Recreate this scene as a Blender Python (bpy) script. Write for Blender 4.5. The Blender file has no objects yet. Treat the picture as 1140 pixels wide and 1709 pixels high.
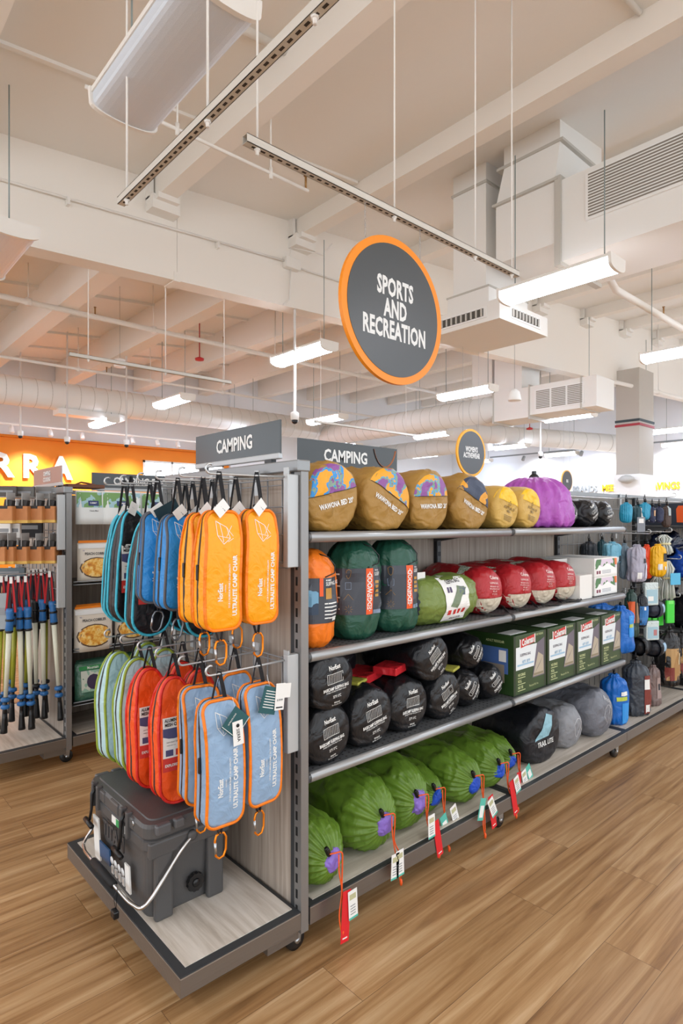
import bpy, bmesh, math, random
from mathutils import Vector, Matrix, noise
from mathutils.bvhtree import BVHTree
PI = math.pi
SC = bpy.context.scene
COL = SC.collection
R = math.radians
# ------------------------------------------------------------------ camera, world, exposure
H = 1.40; FPX = 1005.0; CX = 570.0; CY = 868.0
ANG = math.atan2(1114, 1005)
FW = Vector((math.cos(ANG), math.sin(ANG), 0)); RT = Vector((math.sin(ANG), -math.cos(ANG), 0))
cam = bpy.data.cameras.new('camera'); co = bpy.data.objects.new('camera', cam); COL.objects.link(co)
cam.sensor_fit = 'VERTICAL'; cam.sensor_height = 36; cam.lens = FPX / 1709 * 36
cam.shift_y = (CY - 854.5) / 1709; cam.clip_start = .05; cam.clip_end = 200
co.location = (0, 0, H); co.rotation_euler = (PI / 2, 0, ANG - PI / 2)
SC.camera = co
SC.view_settings.view_transform = 'Standard'; SC.view_settings.look = 'None'
SC.view_settings.gamma = 1; SC.view_settings.use_curve_mapping = False
SC.view_settings.exposure = 1.2
wd = bpy.data.worlds.new('world'); SC.world = wd; wd.use_nodes = True
wd.node_tree.nodes['Background'].inputs[0].default_value = (.88, .94, 1, 1)
wd.node_tree.nodes['Background'].inputs[1].default_value = 1.0
LAMP_E = 12      # emission of the lit fixture lenses


def ray(px, py):
    return FW + RT * ((px - CX) / FPX) + Vector((0, 0, -(py - CY) / FPX))
def at(px, py, x=None, y=None, z=None, d=None):
    """world point seen at a place of the photograph, on a plane of the building"""
    r = ray(px, py)
    t = d if d is not None else x / r.x if x is not None else y / r.y if y is not None else (z - H) / r.z
    return Vector((0, 0, H)) + r * t

# ------------------------------------------------------------------ materials
def lin(c):
    if isinstance(c, str):
        c = [int(c[i:i + 2], 16) / 255 for i in (0, 2, 4)]
    return tuple(x / 12.92 if x <= .04045 else ((x + .055) / 1.055) ** 2.4 for x in c) + (1,)
_M = {}
def M(col, rough=.6, metal=0, bump=0, bs=30, em=0, key=None, vary=0, trans=0, alpha=1, stretch=None, spec=.5, sheen=0):
    k = key or (col, rough, metal, bump, bs, em, vary, trans, alpha, stretch, spec)
    if k in _M: return _M[k]
    m = bpy.data.materials.new('m_' + str(col)); m.use_nodes = True
    nt = m.node_tree; b = nt.nodes['Principled BSDF']; c = lin(col)
    b.inputs['Base Color'].default_value = c; b.inputs['Roughness'].default_value = rough
    b.inputs['Metallic'].default_value = metal; b.inputs['Specular IOR Level'].default_value = spec
    if trans: b.inputs['Transmission Weight'].default_value = trans; b.inputs['IOR'].default_value = 1.1
    if alpha < 1: b.inputs['Alpha'].default_value = alpha
    if em:
        b.inputs['Emission Color'].default_value = c; b.inputs['Emission Strength'].default_value = em
    if bump or vary:
        tc = nt.nodes.new('ShaderNodeTexCoord'); mp = nt.nodes.new('ShaderNodeMapping')
        nt.links.new(tc.outputs['Object'], mp.inputs[0])
        if stretch: mp.inputs['Scale'].default_value = stretch
        n = nt.nodes.new('ShaderNodeTexNoise'); n.inputs['Scale'].default_value = bs; n.inputs['Detail'].default_value = 4
        nt.links.new(mp.outputs[0], n.inputs[0])
        if bump:
            bp = nt.nodes.new('ShaderNodeBump'); bp.inputs['Strength'].default_value = bump; bp.inputs['Distance'].default_value = .02
            nt.links.new(n.outputs['Fac'], bp.inputs['Height']); nt.links.new(bp.outputs[0], b.inputs['Normal'])
        if vary:
            mr = nt.nodes.new('ShaderNodeMapRange'); mr.inputs[3].default_value = 1 - vary; mr.inputs[4].default_value = 1 + vary
            nt.links.new(n.outputs['Fac'], mr.inputs[0])
            mx = nt.nodes.new('ShaderNodeVectorMath'); mx.operation = 'SCALE'; mx.inputs[0].default_value = c[:3]
            nt.links.new(mr.outputs[0], mx.inputs['Scale']); nt.links.new(mx.outputs[0], b.inputs['Base Color'])
    _M[k] = m; return m
def fab(col, rough=.45, bump=.5, bs=22, cr=.55):
    """light woven nylon: soft folds plus sharp creases"""
    k = ('fab', col, rough, bs, cr)
    if k in _M: return _M[k]
    m = bpy.data.materials.new('m_cloth_' + col); m.use_nodes = True; nt = m.node_tree; b = nt.nodes['Principled BSDF']; L = nt.links.new
    b.inputs['Base Color'].default_value = lin(col); b.inputs['Roughness'].default_value = rough; b.inputs['Specular IOR Level'].default_value = .45
    tc = nt.nodes.new('ShaderNodeTexCoord')
    n = nt.nodes.new('ShaderNodeTexNoise'); n.inputs['Scale'].default_value = bs; n.inputs['Detail'].default_value = 3; n.inputs['Distortion'].default_value = .8
    r = nt.nodes.new('ShaderNodeTexNoise'); r.noise_type = 'RIDGED_MULTIFRACTAL'; r.inputs['Scale'].default_value = bs * .55; r.inputs['Detail'].default_value = 2.5; r.inputs['Distortion'].default_value = 1.2
    L(tc.outputs['Object'], n.inputs[0]); L(tc.outputs['Object'], r.inputs[0])
    b1 = nt.nodes.new('ShaderNodeBump'); b1.inputs['Strength'].default_value = .5 * bump / .5 * .6; b1.inputs['Distance'].default_value = .03; L(n.outputs[0], b1.inputs['Height'])
    b2 = nt.nodes.new('ShaderNodeBump'); b2.inputs['Strength'].default_value = cr; b2.inputs['Distance'].default_value = .022; L(r.outputs[0], b2.inputs['Height']); L(b1.outputs[0], b2.inputs['Normal'])
    L(b2.outputs[0], b.inputs['Normal']); _M[k] = m; return m
def ramp_mat(key, cols, scale, rough=.5, pos=None, kind='noise', detail=2, constant=True, stretch=(1, 1, 1)):
    if key in _M: return _M[key]
    m = bpy.data.materials.new('m_' + key); m.use_nodes = True; nt = m.node_tree; b = nt.nodes['Principled BSDF']
    tc = nt.nodes.new('ShaderNodeTexCoord'); mp = nt.nodes.new('ShaderNodeMapping'); mp.inputs['Scale'].default_value = stretch
    nt.links.new(tc.outputs['Object'], mp.inputs[0])
    n = nt.nodes.new('ShaderNodeTexNoise' if kind == 'noise' else 'ShaderNodeTexVoronoi'); n.inputs['Scale'].default_value = scale
    if kind == 'noise': n.inputs['Detail'].default_value = detail
    nt.links.new(mp.outputs[0], n.inputs[0])
    cr = nt.nodes.new('ShaderNodeValToRGB'); cr.color_ramp.interpolation = 'CONSTANT' if constant else 'LINEAR'
    els = cr.color_ramp.elements; pos = pos or [i / len(cols) for i in range(len(cols))]
    els[0].color = lin(cols[0]); els[0].position = pos[0]; els[1].color = lin(cols[1]); els[1].position = pos[1]
    for c, p in list(zip(cols, pos))[2:]:
        e = els.new(p); e.color = lin(c)
    nt.links.new(n.outputs[0], cr.inputs[0]); nt.links.new(cr.outputs[0], b.inputs['Base Color'])
    b.inputs['Roughness'].default_value = rough
    _M[key] = m; return m
def wood_mat(key, cols, axis, scale=1.0, plank=None, rough=.5, grain=24, long=1.6):
    """streaky laminate; axis = grain direction 0 x, 1 y, 2 z; plank = (length, width) for floor boards along x"""
    m = bpy.data.materials.new('m_' + key); m.use_nodes = True; nt = m.node_tree; b = nt.nodes['Principled BSDF']
    L = nt.links.new
    tc = nt.nodes.new('ShaderNodeTexCoord'); mp = nt.nodes.new('ShaderNodeMapping')
    s = [grain * scale] * 3; s[axis] = long * scale; mp.inputs['Scale'].default_value = s
    n = nt.nodes.new('ShaderNodeTexNoise'); n.inputs['Scale'].default_value = 1; n.inputs['Detail'].default_value = 6; n.inputs['Roughness'].default_value = .6
    n.inputs['Distortion'].default_value = .6
    src = tc.outputs['Object']
    if plank:
        br = nt.nodes.new('ShaderNodeTexBrick'); br.offset = .37; br.inputs['Scale'].default_value = 1
        br.inputs['Brick Width'].default_value = plank[0]; br.inputs['Row Height'].default_value = plank[1]
        br.inputs['Mortar Size'].default_value = .0008; br.inputs['Mortar Smooth'].default_value = 0
        br.inputs['Color1'].default_value = (0, 0, 0, 1); br.inputs['Color2'].default_value = (1, 1, 1, 1); br.inputs['Mortar'].default_value = (.5, .5, .5, 1)
        L(src, br.inputs[0])
        vm = nt.nodes.new('ShaderNodeVectorMath'); vm.operation = 'MULTIPLY_ADD'
        vm.inputs[1].default_value = (7, 3, 11); L(br.outputs['Color'], vm.inputs[0]); L(src, vm.inputs[2]); src = vm.outputs[0]
    L(src, mp.inputs[0]); L(mp.outputs[0], n.inputs[0])
    cr = nt.nodes.new('ShaderNodeValToRGB'); els = cr.color_ramp.elements
    ps = [.28 + .44 * i / (len(cols) - 1) for i in range(len(cols))]
    els[0].color = lin(cols[0]); els[0].position = ps[0]; els[1].color = lin(cols[1]); els[1].position = ps[1]
    for c, p in list(zip(cols, ps))[2:]:
        e = els.new(p); e.color = lin(c)
    L(n.outputs[0], cr.inputs[0]); out = cr.outputs[0]
    if plank:
        mr = nt.nodes.new('ShaderNodeMapRange'); mr.inputs[3].default_value = .93; mr.inputs[4].default_value = 1.07
        L(br.outputs['Color'], mr.inputs[0])
        sc = nt.nodes.new('ShaderNodeVectorMath'); sc.operation = 'SCALE'; L(out, sc.inputs[0]); L(mr.outputs[0], sc.inputs['Scale'])
        mx = nt.nodes.new('ShaderNodeMix'); mx.data_type = 'RGBA'; L(br.outputs['Fac'], mx.inputs[0]); L(sc.outputs[0], mx.inputs[6])
        mx.inputs[7].default_value = lin('6e5238'); out = mx.outputs[2]
        # sparse knots
        n2 = nt.nodes.new('ShaderNodeTexNoise'); n2.inputs['Scale'].default_value = 1; n2.inputs['Detail'].default_value = 2
        mp2 = nt.nodes.new('ShaderNodeMapping'); mp2.inputs['Scale'].default_value = (1.6, 9, 1); L(src, mp2.inputs[0]); L(mp2.outputs[0], n2.inputs[0])
        r2 = nt.nodes.new('ShaderNodeMapRange'); r2.inputs[1].default_value = .66; r2.inputs[2].default_value = .8; r2.inputs[3].default_value = 0; r2.inputs[4].default_value = .55
        L(n2.outputs[0], r2.inputs[0])
        m3 = nt.nodes.new('ShaderNodeMix'); m3.data_type = 'RGBA'; L(r2.outputs[0], m3.inputs[0]); L(out, m3.inputs[6]); m3.inputs[7].default_value = lin('54381f'); out = m3.outputs[2]
    L(out, b.inputs['Base Color']); b.inputs['Roughness'].default_value = rough
    bp = nt.nodes.new('ShaderNodeBump'); bp.inputs['Strength'].default_value = .08; L(n.outputs[0], bp.inputs['Height']); L(bp.outputs[0], b.inputs['Normal'])
    return m

# ------------------------------------------------------------------ mesh builder
def TR(x=0, y=0, z=0): return Matrix.Translation((x, y, z))
def RX(a): return Matrix.Rotation(R(a), 4, 'X')
def RY(a): return Matrix.Rotation(R(a), 4, 'Y')
def RZ(a): return Matrix.Rotation(R(a), 4, 'Z')
ID = Matrix.Identity(4)
_T = {}
def glyphs(s, bold=.012, wide=.8, align='CENTER', gap=1.0, line=.95):
    k = (s, bold, wide, align, gap, line)
    if k not in _T:
        c = bpy.data.curves.new('t', 'FONT'); c.body = s; c.size = 1; c.offset = bold; c.align_x = align; c.align_y = 'CENTER'
        c.resolution_u = 2; c.space_character = gap; c.space_line = line
        o = bpy.data.objects.new('t', c)
        me = bpy.data.meshes.new_from_object(o)
        _T[k] = ([Vector((v.co.x * wide, v.co.y, 0)) for v in me.vertices], [list(p.vertices) for p in me.polygons])
        bpy.data.objects.remove(o); bpy.data.curves.remove(c); bpy.data.meshes.remove(me)
    return _T[k]
class MB:
    def __init__(s): s.v = []; s.f = []; s.m = []; s.s = []
    def add(s, vs, fs, mi=0, sm=False, T=None):
        o = len(s.v)
        s.v += [(T @ Vector(v)) if T else Vector(v) for v in vs]
        for f in fs: s.f.append([i + o for i in f]); s.m.append(mi); s.s.append(sm)
        return s
    def box(s, x0, x1, y0, y1, z0, z1, mi=0, T=None, bev=0):
        if bev:
            bm = bmesh.new(); bmesh.ops.create_cube(bm, size=1)
            for v in bm.verts: v.co = ((x0 + x1) / 2 + v.co.x * (x1 - x0), (y0 + y1) / 2 + v.co.y * (y1 - y0), (z0 + z1) / 2 + v.co.z * (z1 - z0))
            bmesh.ops.bevel(bm, geom=bm.edges[:], offset=bev, segments=2, affect='EDGES', profile=.5)
            bm.verts.index_update()
            s.add([v.co.copy() for v in bm.verts], [[v.index for v in f.verts] for f in bm.faces], mi, False, T); bm.free(); return s
        vs = [(x, y, z) for x in (x0, x1) for y in (y0, y1) for z in (z0, z1)]
        return s.add(vs, [(0, 1, 3, 2), (4, 6, 7, 5), (0, 4, 5, 1), (2, 3, 7, 6), (0, 2, 6, 4), (1, 5, 7, 3)], mi, False, T)
    def tube(s, pts, r, n=8, mi=0, closed=False, T=None, flat=1.0, cap=True):
        pts = [Vector(p) for p in pts]; N = len(pts); vs = []; fs = []
        def tan(i):
            a = pts[(i - 1) % N] if closed or i > 0 else pts[i]; b = pts[(i + 1) % N] if closed or i < N - 1 else pts[i]
            d = b - a; return d.normalized() if d.length > 1e-9 else Vector((0, 0, 1))
        t = tan(0); u = t.orthogonal().normalized()
        if abs(t.z) < .9: u = Vector((0, 0, 1)).cross(t).normalized()
        for i in range(N):
            t2 = tan(i); u = (u - t2 * u.dot(t2)); u = u.normalized() if u.length > 1e-6 else t2.orthogonal().normalized(); w = t2.cross(u)
            rr = r[i] if isinstance(r, (list, tuple)) else r
            for k in range(n):
                a = 2 * PI * k / n; vs.append(pts[i] + u * math.cos(a) * rr + w * math.sin(a) * rr * flat)
        for i in range(N if closed else N - 1):
            j = (i + 1) % N
            for k in range(n): fs.append((i * n + k, i * n + (k + 1) % n, j * n + (k + 1) % n, j * n + k))
        if not closed and cap: fs.append(list(range(n))[::-1]); fs.append([(N - 1) * n + k for k in range(n)])
        return s.add(vs, fs, mi, True, T)
    def band(s, pts, w, t, axis, mi=0, T=None):
        """flat strap through pts, width w along axis vector, thickness t"""
        ax = Vector(axis).normalized(); pts = [Vector(p) for p in pts]; vs = []; fs = []; N = len(pts)
        for i, p in enumerate(pts):
            d = (pts[min(i + 1, N - 1)] - pts[max(i - 1, 0)]).normalized(); nn = d.cross(ax).normalized()
            for a, b in ((-1, -1), (1, -1), (1, 1), (-1, 1)): vs.append(p + ax * a * w / 2 + nn * b * t / 2)
        for i in range(N - 1):
            for k in range(4): fs.append((i * 4 + k, i * 4 + (k + 1) % 4, i * 4 + 4 + (k + 1) % 4, i * 4 + 4 + k))
        fs += [(3, 2, 1, 0), tuple(N * 4 - 4 + k for k in range(4))]
        return s.add(vs, fs, mi, False, T)
    def lathe(s, prof, n=20, mi=0, T=None, sm=True):
        vs = [(r * math.cos(2 * PI * k / n), r * math.sin(2 * PI * k / n), z) for r, z in prof for k in range(n)]
        fs = [(i * n + k, i * n + (k + 1) % n, (i + 1) * n + (k + 1) % n, (i + 1) * n + k) for i in range(len(prof) - 1) for k in range(n)]
        fs += [list(range(n))[::-1], [(len(prof) - 1) * n + k for k in range(n)]]
        return s.add(vs, fs, mi, sm, T)
    def cyl(s, p0, p1, r, n=12, mi=0, T=None): return s.tube([p0, p1], r, n, mi, T=T)
    def prism(s, poly, t0, t1, mi=0, T=None):
        """polygon in xy, extruded z t0..t1"""
        n = len(poly)
        vs = [(x, y, t0) for x, y in poly] + [(x, y, t1) for x, y in poly]
        return s.add(vs, [list(range(n))[::-1], [n + i for i in range(n)]] + [(i, (i + 1) % n, n + (i + 1) % n, n + i) for i in range(n)], mi, False, T)
    def loft(s, rings, mi=0, T=None, cap=True, sm=True):
        n = len(rings[0]); vs = [p for r in rings for p in r]
        fs = [(i * n + k, i * n + (k + 1) % n, (i + 1) * n + (k + 1) % n, (i + 1) * n + k) for i in range(len(rings) - 1) for k in range(n)]
        if cap: fs += [list(range(n))[::-1], [(len(rings) - 1) * n + k for k in range(n)]]
        return s.add(vs, fs, mi, sm, T)
    def text(s, st, size, T, mi=0, bold=.012, wide=.8, align='CENTER', depth=0, gap=1.0, line=.95):
        vs, fs = glyphs(st, bold, wide, align, gap, line)
        a = [v * size for v in vs]
        if depth:
            n = len(a); a2 = a + [Vector((v.x, v.y, depth)) for v in a]
            ed = {}
            for f in fs:
                for i in range(len(f)):
                    e = (f[i], f[(i + 1) % len(f)]); ed[e] = ed.get(e, 0) + 1
            sides = [(a_, b_, b_ + n, a_ + n) for (a_, b_) in ed if (b_, a_) not in ed]
            s.add(a2, [[i + n for i in f] for f in fs] + sides, mi, False, T)
        else: s.add(a, fs, mi, False, T)
        return s
    def build(s, name, mats, parent=None, loc=None, rz=None, label=None):
        me = bpy.data.meshes.new(name); me.from_pydata(s.v, [], s.f)
        if not isinstance(mats, (list, tuple)): mats = [mats]
        for m in mats: me.materials.append(m)
        me.polygons.foreach_set('material_index', s.m); me.polygons.foreach_set('use_smooth', s.s); me.update()
        o = bpy.data.objects.new(name, me); COL.objects.link(o)
        if parent: o.parent = parent
        if loc is not None: o.location = loc
        if rz is not None: o.rotation_euler.z = R(rz)
        if label: o['label'] = label
        return o
    def surf(s):
        return BVHTree.FromPolygons(s.v, s.f)
def smooth(c, n=5):
    o = []; c = [Vector(p) for p in c]
    for i in range(len(c) - 1):
        p0, p1, p2, p3 = c[max(i - 1, 0)], c[i], c[i + 1], c[min(i + 2, len(c) - 1)]
        for k in range(n): u = k / n; o.append(.5 * ((2 * p1) + (p2 - p0) * u + (2 * p0 - 5 * p1 + 4 * p2 - p3) * u * u + (3 * p1 - p0 - 3 * p2 + p3) * u ** 3))
    return o + [c[-1]]
def tag(o, label, cat, group=None, kind=None):
    if label: o['label'] = label
    if cat: o['category'] = cat
    if group: o['group'] = group
    if kind: o['kind'] = kind
    return o
def thing(name, label, cat, loc=(0, 0, 0), rz=0, group=None):
    o = bpy.data.objects.new(name, None); COL.objects.link(o); o.empty_display_size = .05
    o.location = loc; o.rotation_euler.z = R(rz); return tag(o, label, cat, group)
def dup(root, loc, rz=None, label=None, group=None, parent=None):
    c = root.copy(); COL.objects.link(c)
    if parent is not None: c.parent = parent
    if loc is not None: c.location = loc
    if rz is not None: c.rotation_euler.z = R(rz)
    if label: c['label'] = label
    if group: c['group'] = group
    for ch in list(root.children): dup(ch, None, parent=c)
    return c
def struct(name, mb, m): return tag(mb.build(name, m), None, None, kind='structure')
ORD = 'first second third fourth fifth sixth seventh eighth ninth tenth eleventh twelfth'.split()
# stamping of prints on curved cloth; local frame: front looks to -Y
FR = RX(90)     # text plane xy -> xz, facing -Y
class Stamp:
    def __init__(s, body, off=.0012): s.b = body.surf(); s.off = off
    def put(s, mb, vs, fs, mi):
        out = []
        for v in vs:
            h = s.b.ray_cast(Vector((v.x, -2, v.z)), Vector((0, 1, 0)))
            out.append(Vector((v.x, h[0].y - s.off, v.z)) if h[0] is not None else None)
        if any(o is None for o in out):
            ys = [o.y for o in out if o is not None]; my = max(ys) if ys else 0
            keep = [f for f in fs if all(out[i] is not None for i in f)]
            fs = keep; out = [o if o is not None else Vector((0, my, 0)) for o in out]
        mb.add(out, fs, mi)
    def text(s, mb, st, size, x, z, mi=0, rot=0, **k):
        vs, fs = glyphs(st, k.get('bold', .012), k.get('wide', .8), k.get('align', 'CENTER'), k.get('gap', 1.0), k.get('line', .95))
        T = TR(x, 0, z) @ RY(-rot) @ FR
        s.put(mb, [T @ (v * size) for v in vs], fs, mi)
    def grid(s, mb, x0, x1, z0, z1, nx, nz, mi=0, x=0, z=0, rot=0, shape=None):
        T = TR(x, 0, z) @ RY(-rot)
        vs = []; fs = []
        for j in range(nz + 1):
            for i in range(nx + 1):
                u = i / nx; w = j / nz
                if shape: p = shape(u, w)
                else: p = (x0 + (x1 - x0) * u, z0 + (z1 - z0) * w)
                vs.append(T @ Vector((p[0], 0, p[1])))
        for j in range(nz):
            for i in range(nx): a = j * (nx + 1) + i; fs.append((a, a + 1, a + nx + 2, a + nx + 1))
        s.put(mb, vs, fs, mi)
    def line(s, mb, pts, w, mi=0, x=0, z=0, rot=0):
        for (a, b) in zip(pts, pts[1:]):
            a = Vector((a[0], 0, a[1])); b = Vector((b[0], 0, b[1])); d = (b - a); n = max(1, int(d.length / .02)); p = Vector((-d.z, 0, d.x)).normalized() * w / 2
            T = TR(x, 0, z) @ RY(-rot); vs = []
            for i in range(n + 1): q = a + d * i / n; vs += [T @ (q - p), T @ (q + p)]
            s.put(mb, vs, [(2 * i, 2 * i + 1, 2 * i + 3, 2 * i + 2) for i in range(n)], mi)

WHITE = M('f2f1ee', .5); BLACK = M('111215', .5); BLKPL = M('0e0e10', .35); STEEL = M('b9bcbe', .3, .9); CHROME = M('c9c9c9', .2, 1)
GREYMET = M('8f9192', .38, .55); LGREY = M('b7babb', .4, .25); DGREY = M('4b4d4f', .5, .2); PAPER = M('e9e8e4', .7)
PRINTW = M('e8e8e4', .6); WEB = M('17181c', .7, bump=.2, bs=200)
# ------------------------------------------------------------------ the room
PAINT = M('efe9e0', .75, bump=.12, bs=3, key='paint'); PAINT2 = M('ece8e1', .6, key='paint2'); CEILM = M('edeae4', .8, bump=.8, bs=1.1, key='ceil')
DUCTM = M('edebe6', .5, key='duct')
floor_m = wood_mat('floor', ['7b5836', '997249', 'ae875b', 'be9a6f', 'cbaa82'], 0, plank=(1.22, .18), rough=.38, grain=26, long=1.2)
b = MB(); b.box(-7, 24, -7, 18, -.1, 0); struct('floor', b, floor_m)
CZ = lambda x: 5.104 + .0895 * x
b = MB()
xs = [-7 + i for i in range(32)]
vs = [(x, y, CZ(x) + dz) for dz in (0, .15) for x in xs for y in (-7, 18)]
n = len(xs) * 2; fs = []
for i in range(len(xs) - 1):
    a = 2 * i; fs += [(a, a + 1, a + 3, a + 2), (n + a, n + a + 2, n + a + 3, n + a + 1)]
fs += [tuple(range(0, n, 2)) + tuple(reversed(range(n, 2 * n, 2))), tuple(reversed(range(1, n, 2))) + tuple(range(n + 1, 2 * n, 2)), (0, n, n + 1, 1), (n - 2, n - 1, 2 * n - 1, 2 * n - 2)]
b.add(vs, fs); struct('ceiling', b, CEILM)
# back wall: orange part with a high window, then white; right wall white
ORANGE = M('f28a06', .6, key='orange_wall'); WALLW = M('e9ebee', .7, key='wall_white')
YB = 17.0; WX0, WX1, WZ0, WZ1 = 7.5, 10.2, 2.55, 3.16
b = MB(); ex = 10.4
b.box(-7, WX0, YB, YB + .2, 0, 3.52); b.box(WX1, ex, YB, YB + .2, 0, 3.52); b.box(WX0, WX1, YB, YB + .2, 0, WZ0); b.box(WX0, WX1, YB, YB + .2, WZ1, 3.52)
struct('wall_back', b, ORANGE)
b = MB(); b.box(-7, ex, YB + .02, YB + .2, 3.55, 6.4); b.box(ex, 24, YB - .1, YB + .2, 0, 7.4); struct('wall_back_upper', b, WALLW)
b = MB(); b.box(-7, ex, YB - .12, YB + .02, 3.5, 3.56); struct('trim_1', b, M('e8820c', .6))
b = MB(); b.box(22, 22.2, -7, YB, 0, 7.3); struct('wall_right', b, WALLW)
b = MB(); f = .06
for x0, x1 in ((WX0, WX1),):
    b.box(x0, x1, YB - .02, YB + .1, WZ0, WZ0 + f); b.box(x0, x1, YB - .02, YB + .1, WZ1 - f, WZ1)
    for i in range(4): xx = x0 + (x1 - x0 - f) * i / 3; b.box(xx, xx + f, YB - .02, YB + .1, WZ0, WZ1)
fr = struct('window_1', b, WHITE)
b = MB(); b.box(WX0, WX1, YB + .06, YB + .07, WZ0, WZ1); b.build('pane', M('e6f2ff', .3, em=2.2), fr)
# girder (rises to the right), seam, and cross beams along y
GZ = lambda x: 4.11 + .05 * x
b = MB()
for x0, x1, g in ((-7, 3.38, 0), (3.38, 22, .0)):
    b.add([(x, y, z) for x in (x0 + .004, x1) for y in (6.7, 6.95) for z in (GZ(x) + g, CZ(x) + .05)], [(0, 1, 3, 2), (4, 6, 7, 5), (0, 4, 5, 1), (2, 3, 7, 6), (0, 2, 6, 4), (1, 5, 7, 3)])
b.box(3.34, 3.42, 6.69, 6.96, GZ(3.38) - .012, GZ(3.38) + .1)
struct('beam_girder', b, PAINT)
BX = [-5.3, -3.2, -1.1, 1.0, 3.16, 5.22, 7.35, 9.45, 11.6, 13.7, 15.8, 17.9, 20]
for i, x in enumerate(BX):
    b = MB(); zb = CZ(x) - .2 - (.0 if i != 4 else .02)
    for y0, y1 in ((-7, 6.7), (6.95, YB)):
        if y0 > 0: b.box(x - .14, x + .14, y0, y1, CZ(x) - .63, CZ(x) + .02)
        else: b.box(x - .1, x + .1, y0, y1, zb - .04, CZ(x) + .02)
    struct('beam_%d' % (i + 1), b, PAINT)
    # saddle hanger where the beam lands on the girder
    b = MB(); b.box(x - .17, x + .17, 6.52, 6.7, zb - .2, zb - .04); b.box(x - .13, x + .13, 6.45, 6.7, zb - .1, zb - .035)
    b.box(x - .17, x - .12, 6.6, 6.7, zb - .06, zb + .25)
    struct('beam_hanger_%d' % (i + 1), b, PAINT2)
for j, y in enumerate([8.2, 9.6, 11.0, 12.4, 13.8, 15.2, 16.4]):
    b = MB(); b.add([(x, yy, CZ(x) + dz) for x in (-7, 22) for yy in (y, y + .09) for dz in (-.05, .05)], [(0, 1, 3, 2), (4, 6, 7, 5), (0, 4, 5, 1), (2, 3, 7, 6), (0, 2, 6, 4), (1, 5, 7, 3)])
    struct('ceiling_joist_%d' % (j + 1), b, CEILM)
# seams of the near ceiling sheets
b = MB(); b.add([(x, yy, CZ(x) + dz) for x in (-7, 5.1) for yy in (5.35, 5.4) for dz in (-.03, .02)], [(0, 1, 3, 2), (4, 6, 7, 5), (0, 4, 5, 1), (2, 3, 7, 6), (0, 2, 6, 4), (1, 5, 7, 3)])
b.tube([(x, 2.02, CZ(x) - .02) for x in (-3, 2, 5.1)], .025, 6); b.tube([(-3, 4.1, CZ(-3) - .01), (3.1, 4.1, CZ(3.1) - .01)], .04, 8)
struct('ceiling_seam', b, CEILM)
# structural column
b = MB(); b.box(15.5, 16.4, 6.15, 6.72, 2.55, 5.2); cl = struct('column', b, M('b9b2a8', .7))
b = MB(); b.box(15.46, 16.44, 6.11, 6.76, 0, 2.55); b.build('column_wrap', WHITE, cl)
b = MB(); b.box(15.48, 16.42, 6.13, 6.74, 3.87, 3.93); b.build('dark_stripe', M('2f3a3d', .6), cl)
b = MB(); b.box(15.48, 16.42, 6.13, 6.74, 3.76, 3.82); b.build('red_stripe', M('9c2630', .6), cl)
b = MB(); b.lathe([(.02, -.2), (.09, -.1), (.11, 0), (.09, .1), (.02, .2)], 14, T=TR(15.35, 6.4, 2.42) @ RX(88)); tag(b.build('oval_fixture', M('bdbdb9', .4)), 'small grey oval fixture on the white column wrap', 'wall fixture')
# conduit along the girder
t = thing('conduit', 'thin cream conduit running along the long roof girder', 'conduit')
b = MB(); b.tube([(-5, 6.66, GZ(-5) + .53), (4.96, 6.66, 4.96)], .014, 6); b.tube([(5.25, 6.66, 4.93), (9, 6.66, 5.0)], .012, 6)
b.tube([(5.06, 6.66, 4.9), (5.04, 6.66, 4.45), (4.95, 6.68, 4.36)], .01, 6)
b.tube([(5.06, 6.66, 4.98), (5.06, 6.66, 5.18), (5.5, 6.5, 5.15), (5.6, 6.4, 5.3)], .01, 6); b.build('pipe', PAINT2, t)
b = MB(); b.box(4.95, 5.2, 6.6, 6.7, 4.87, 5.02, bev=.01); b.build('junction_box', PAINT2, t)
for x in (2.1, 3.9): MB().box(x, x + .03, 6.63, 6.7, GZ(x) + .53 - .02, GZ(x) + .53 + .06).build('clip', PAINT2, t)

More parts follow.
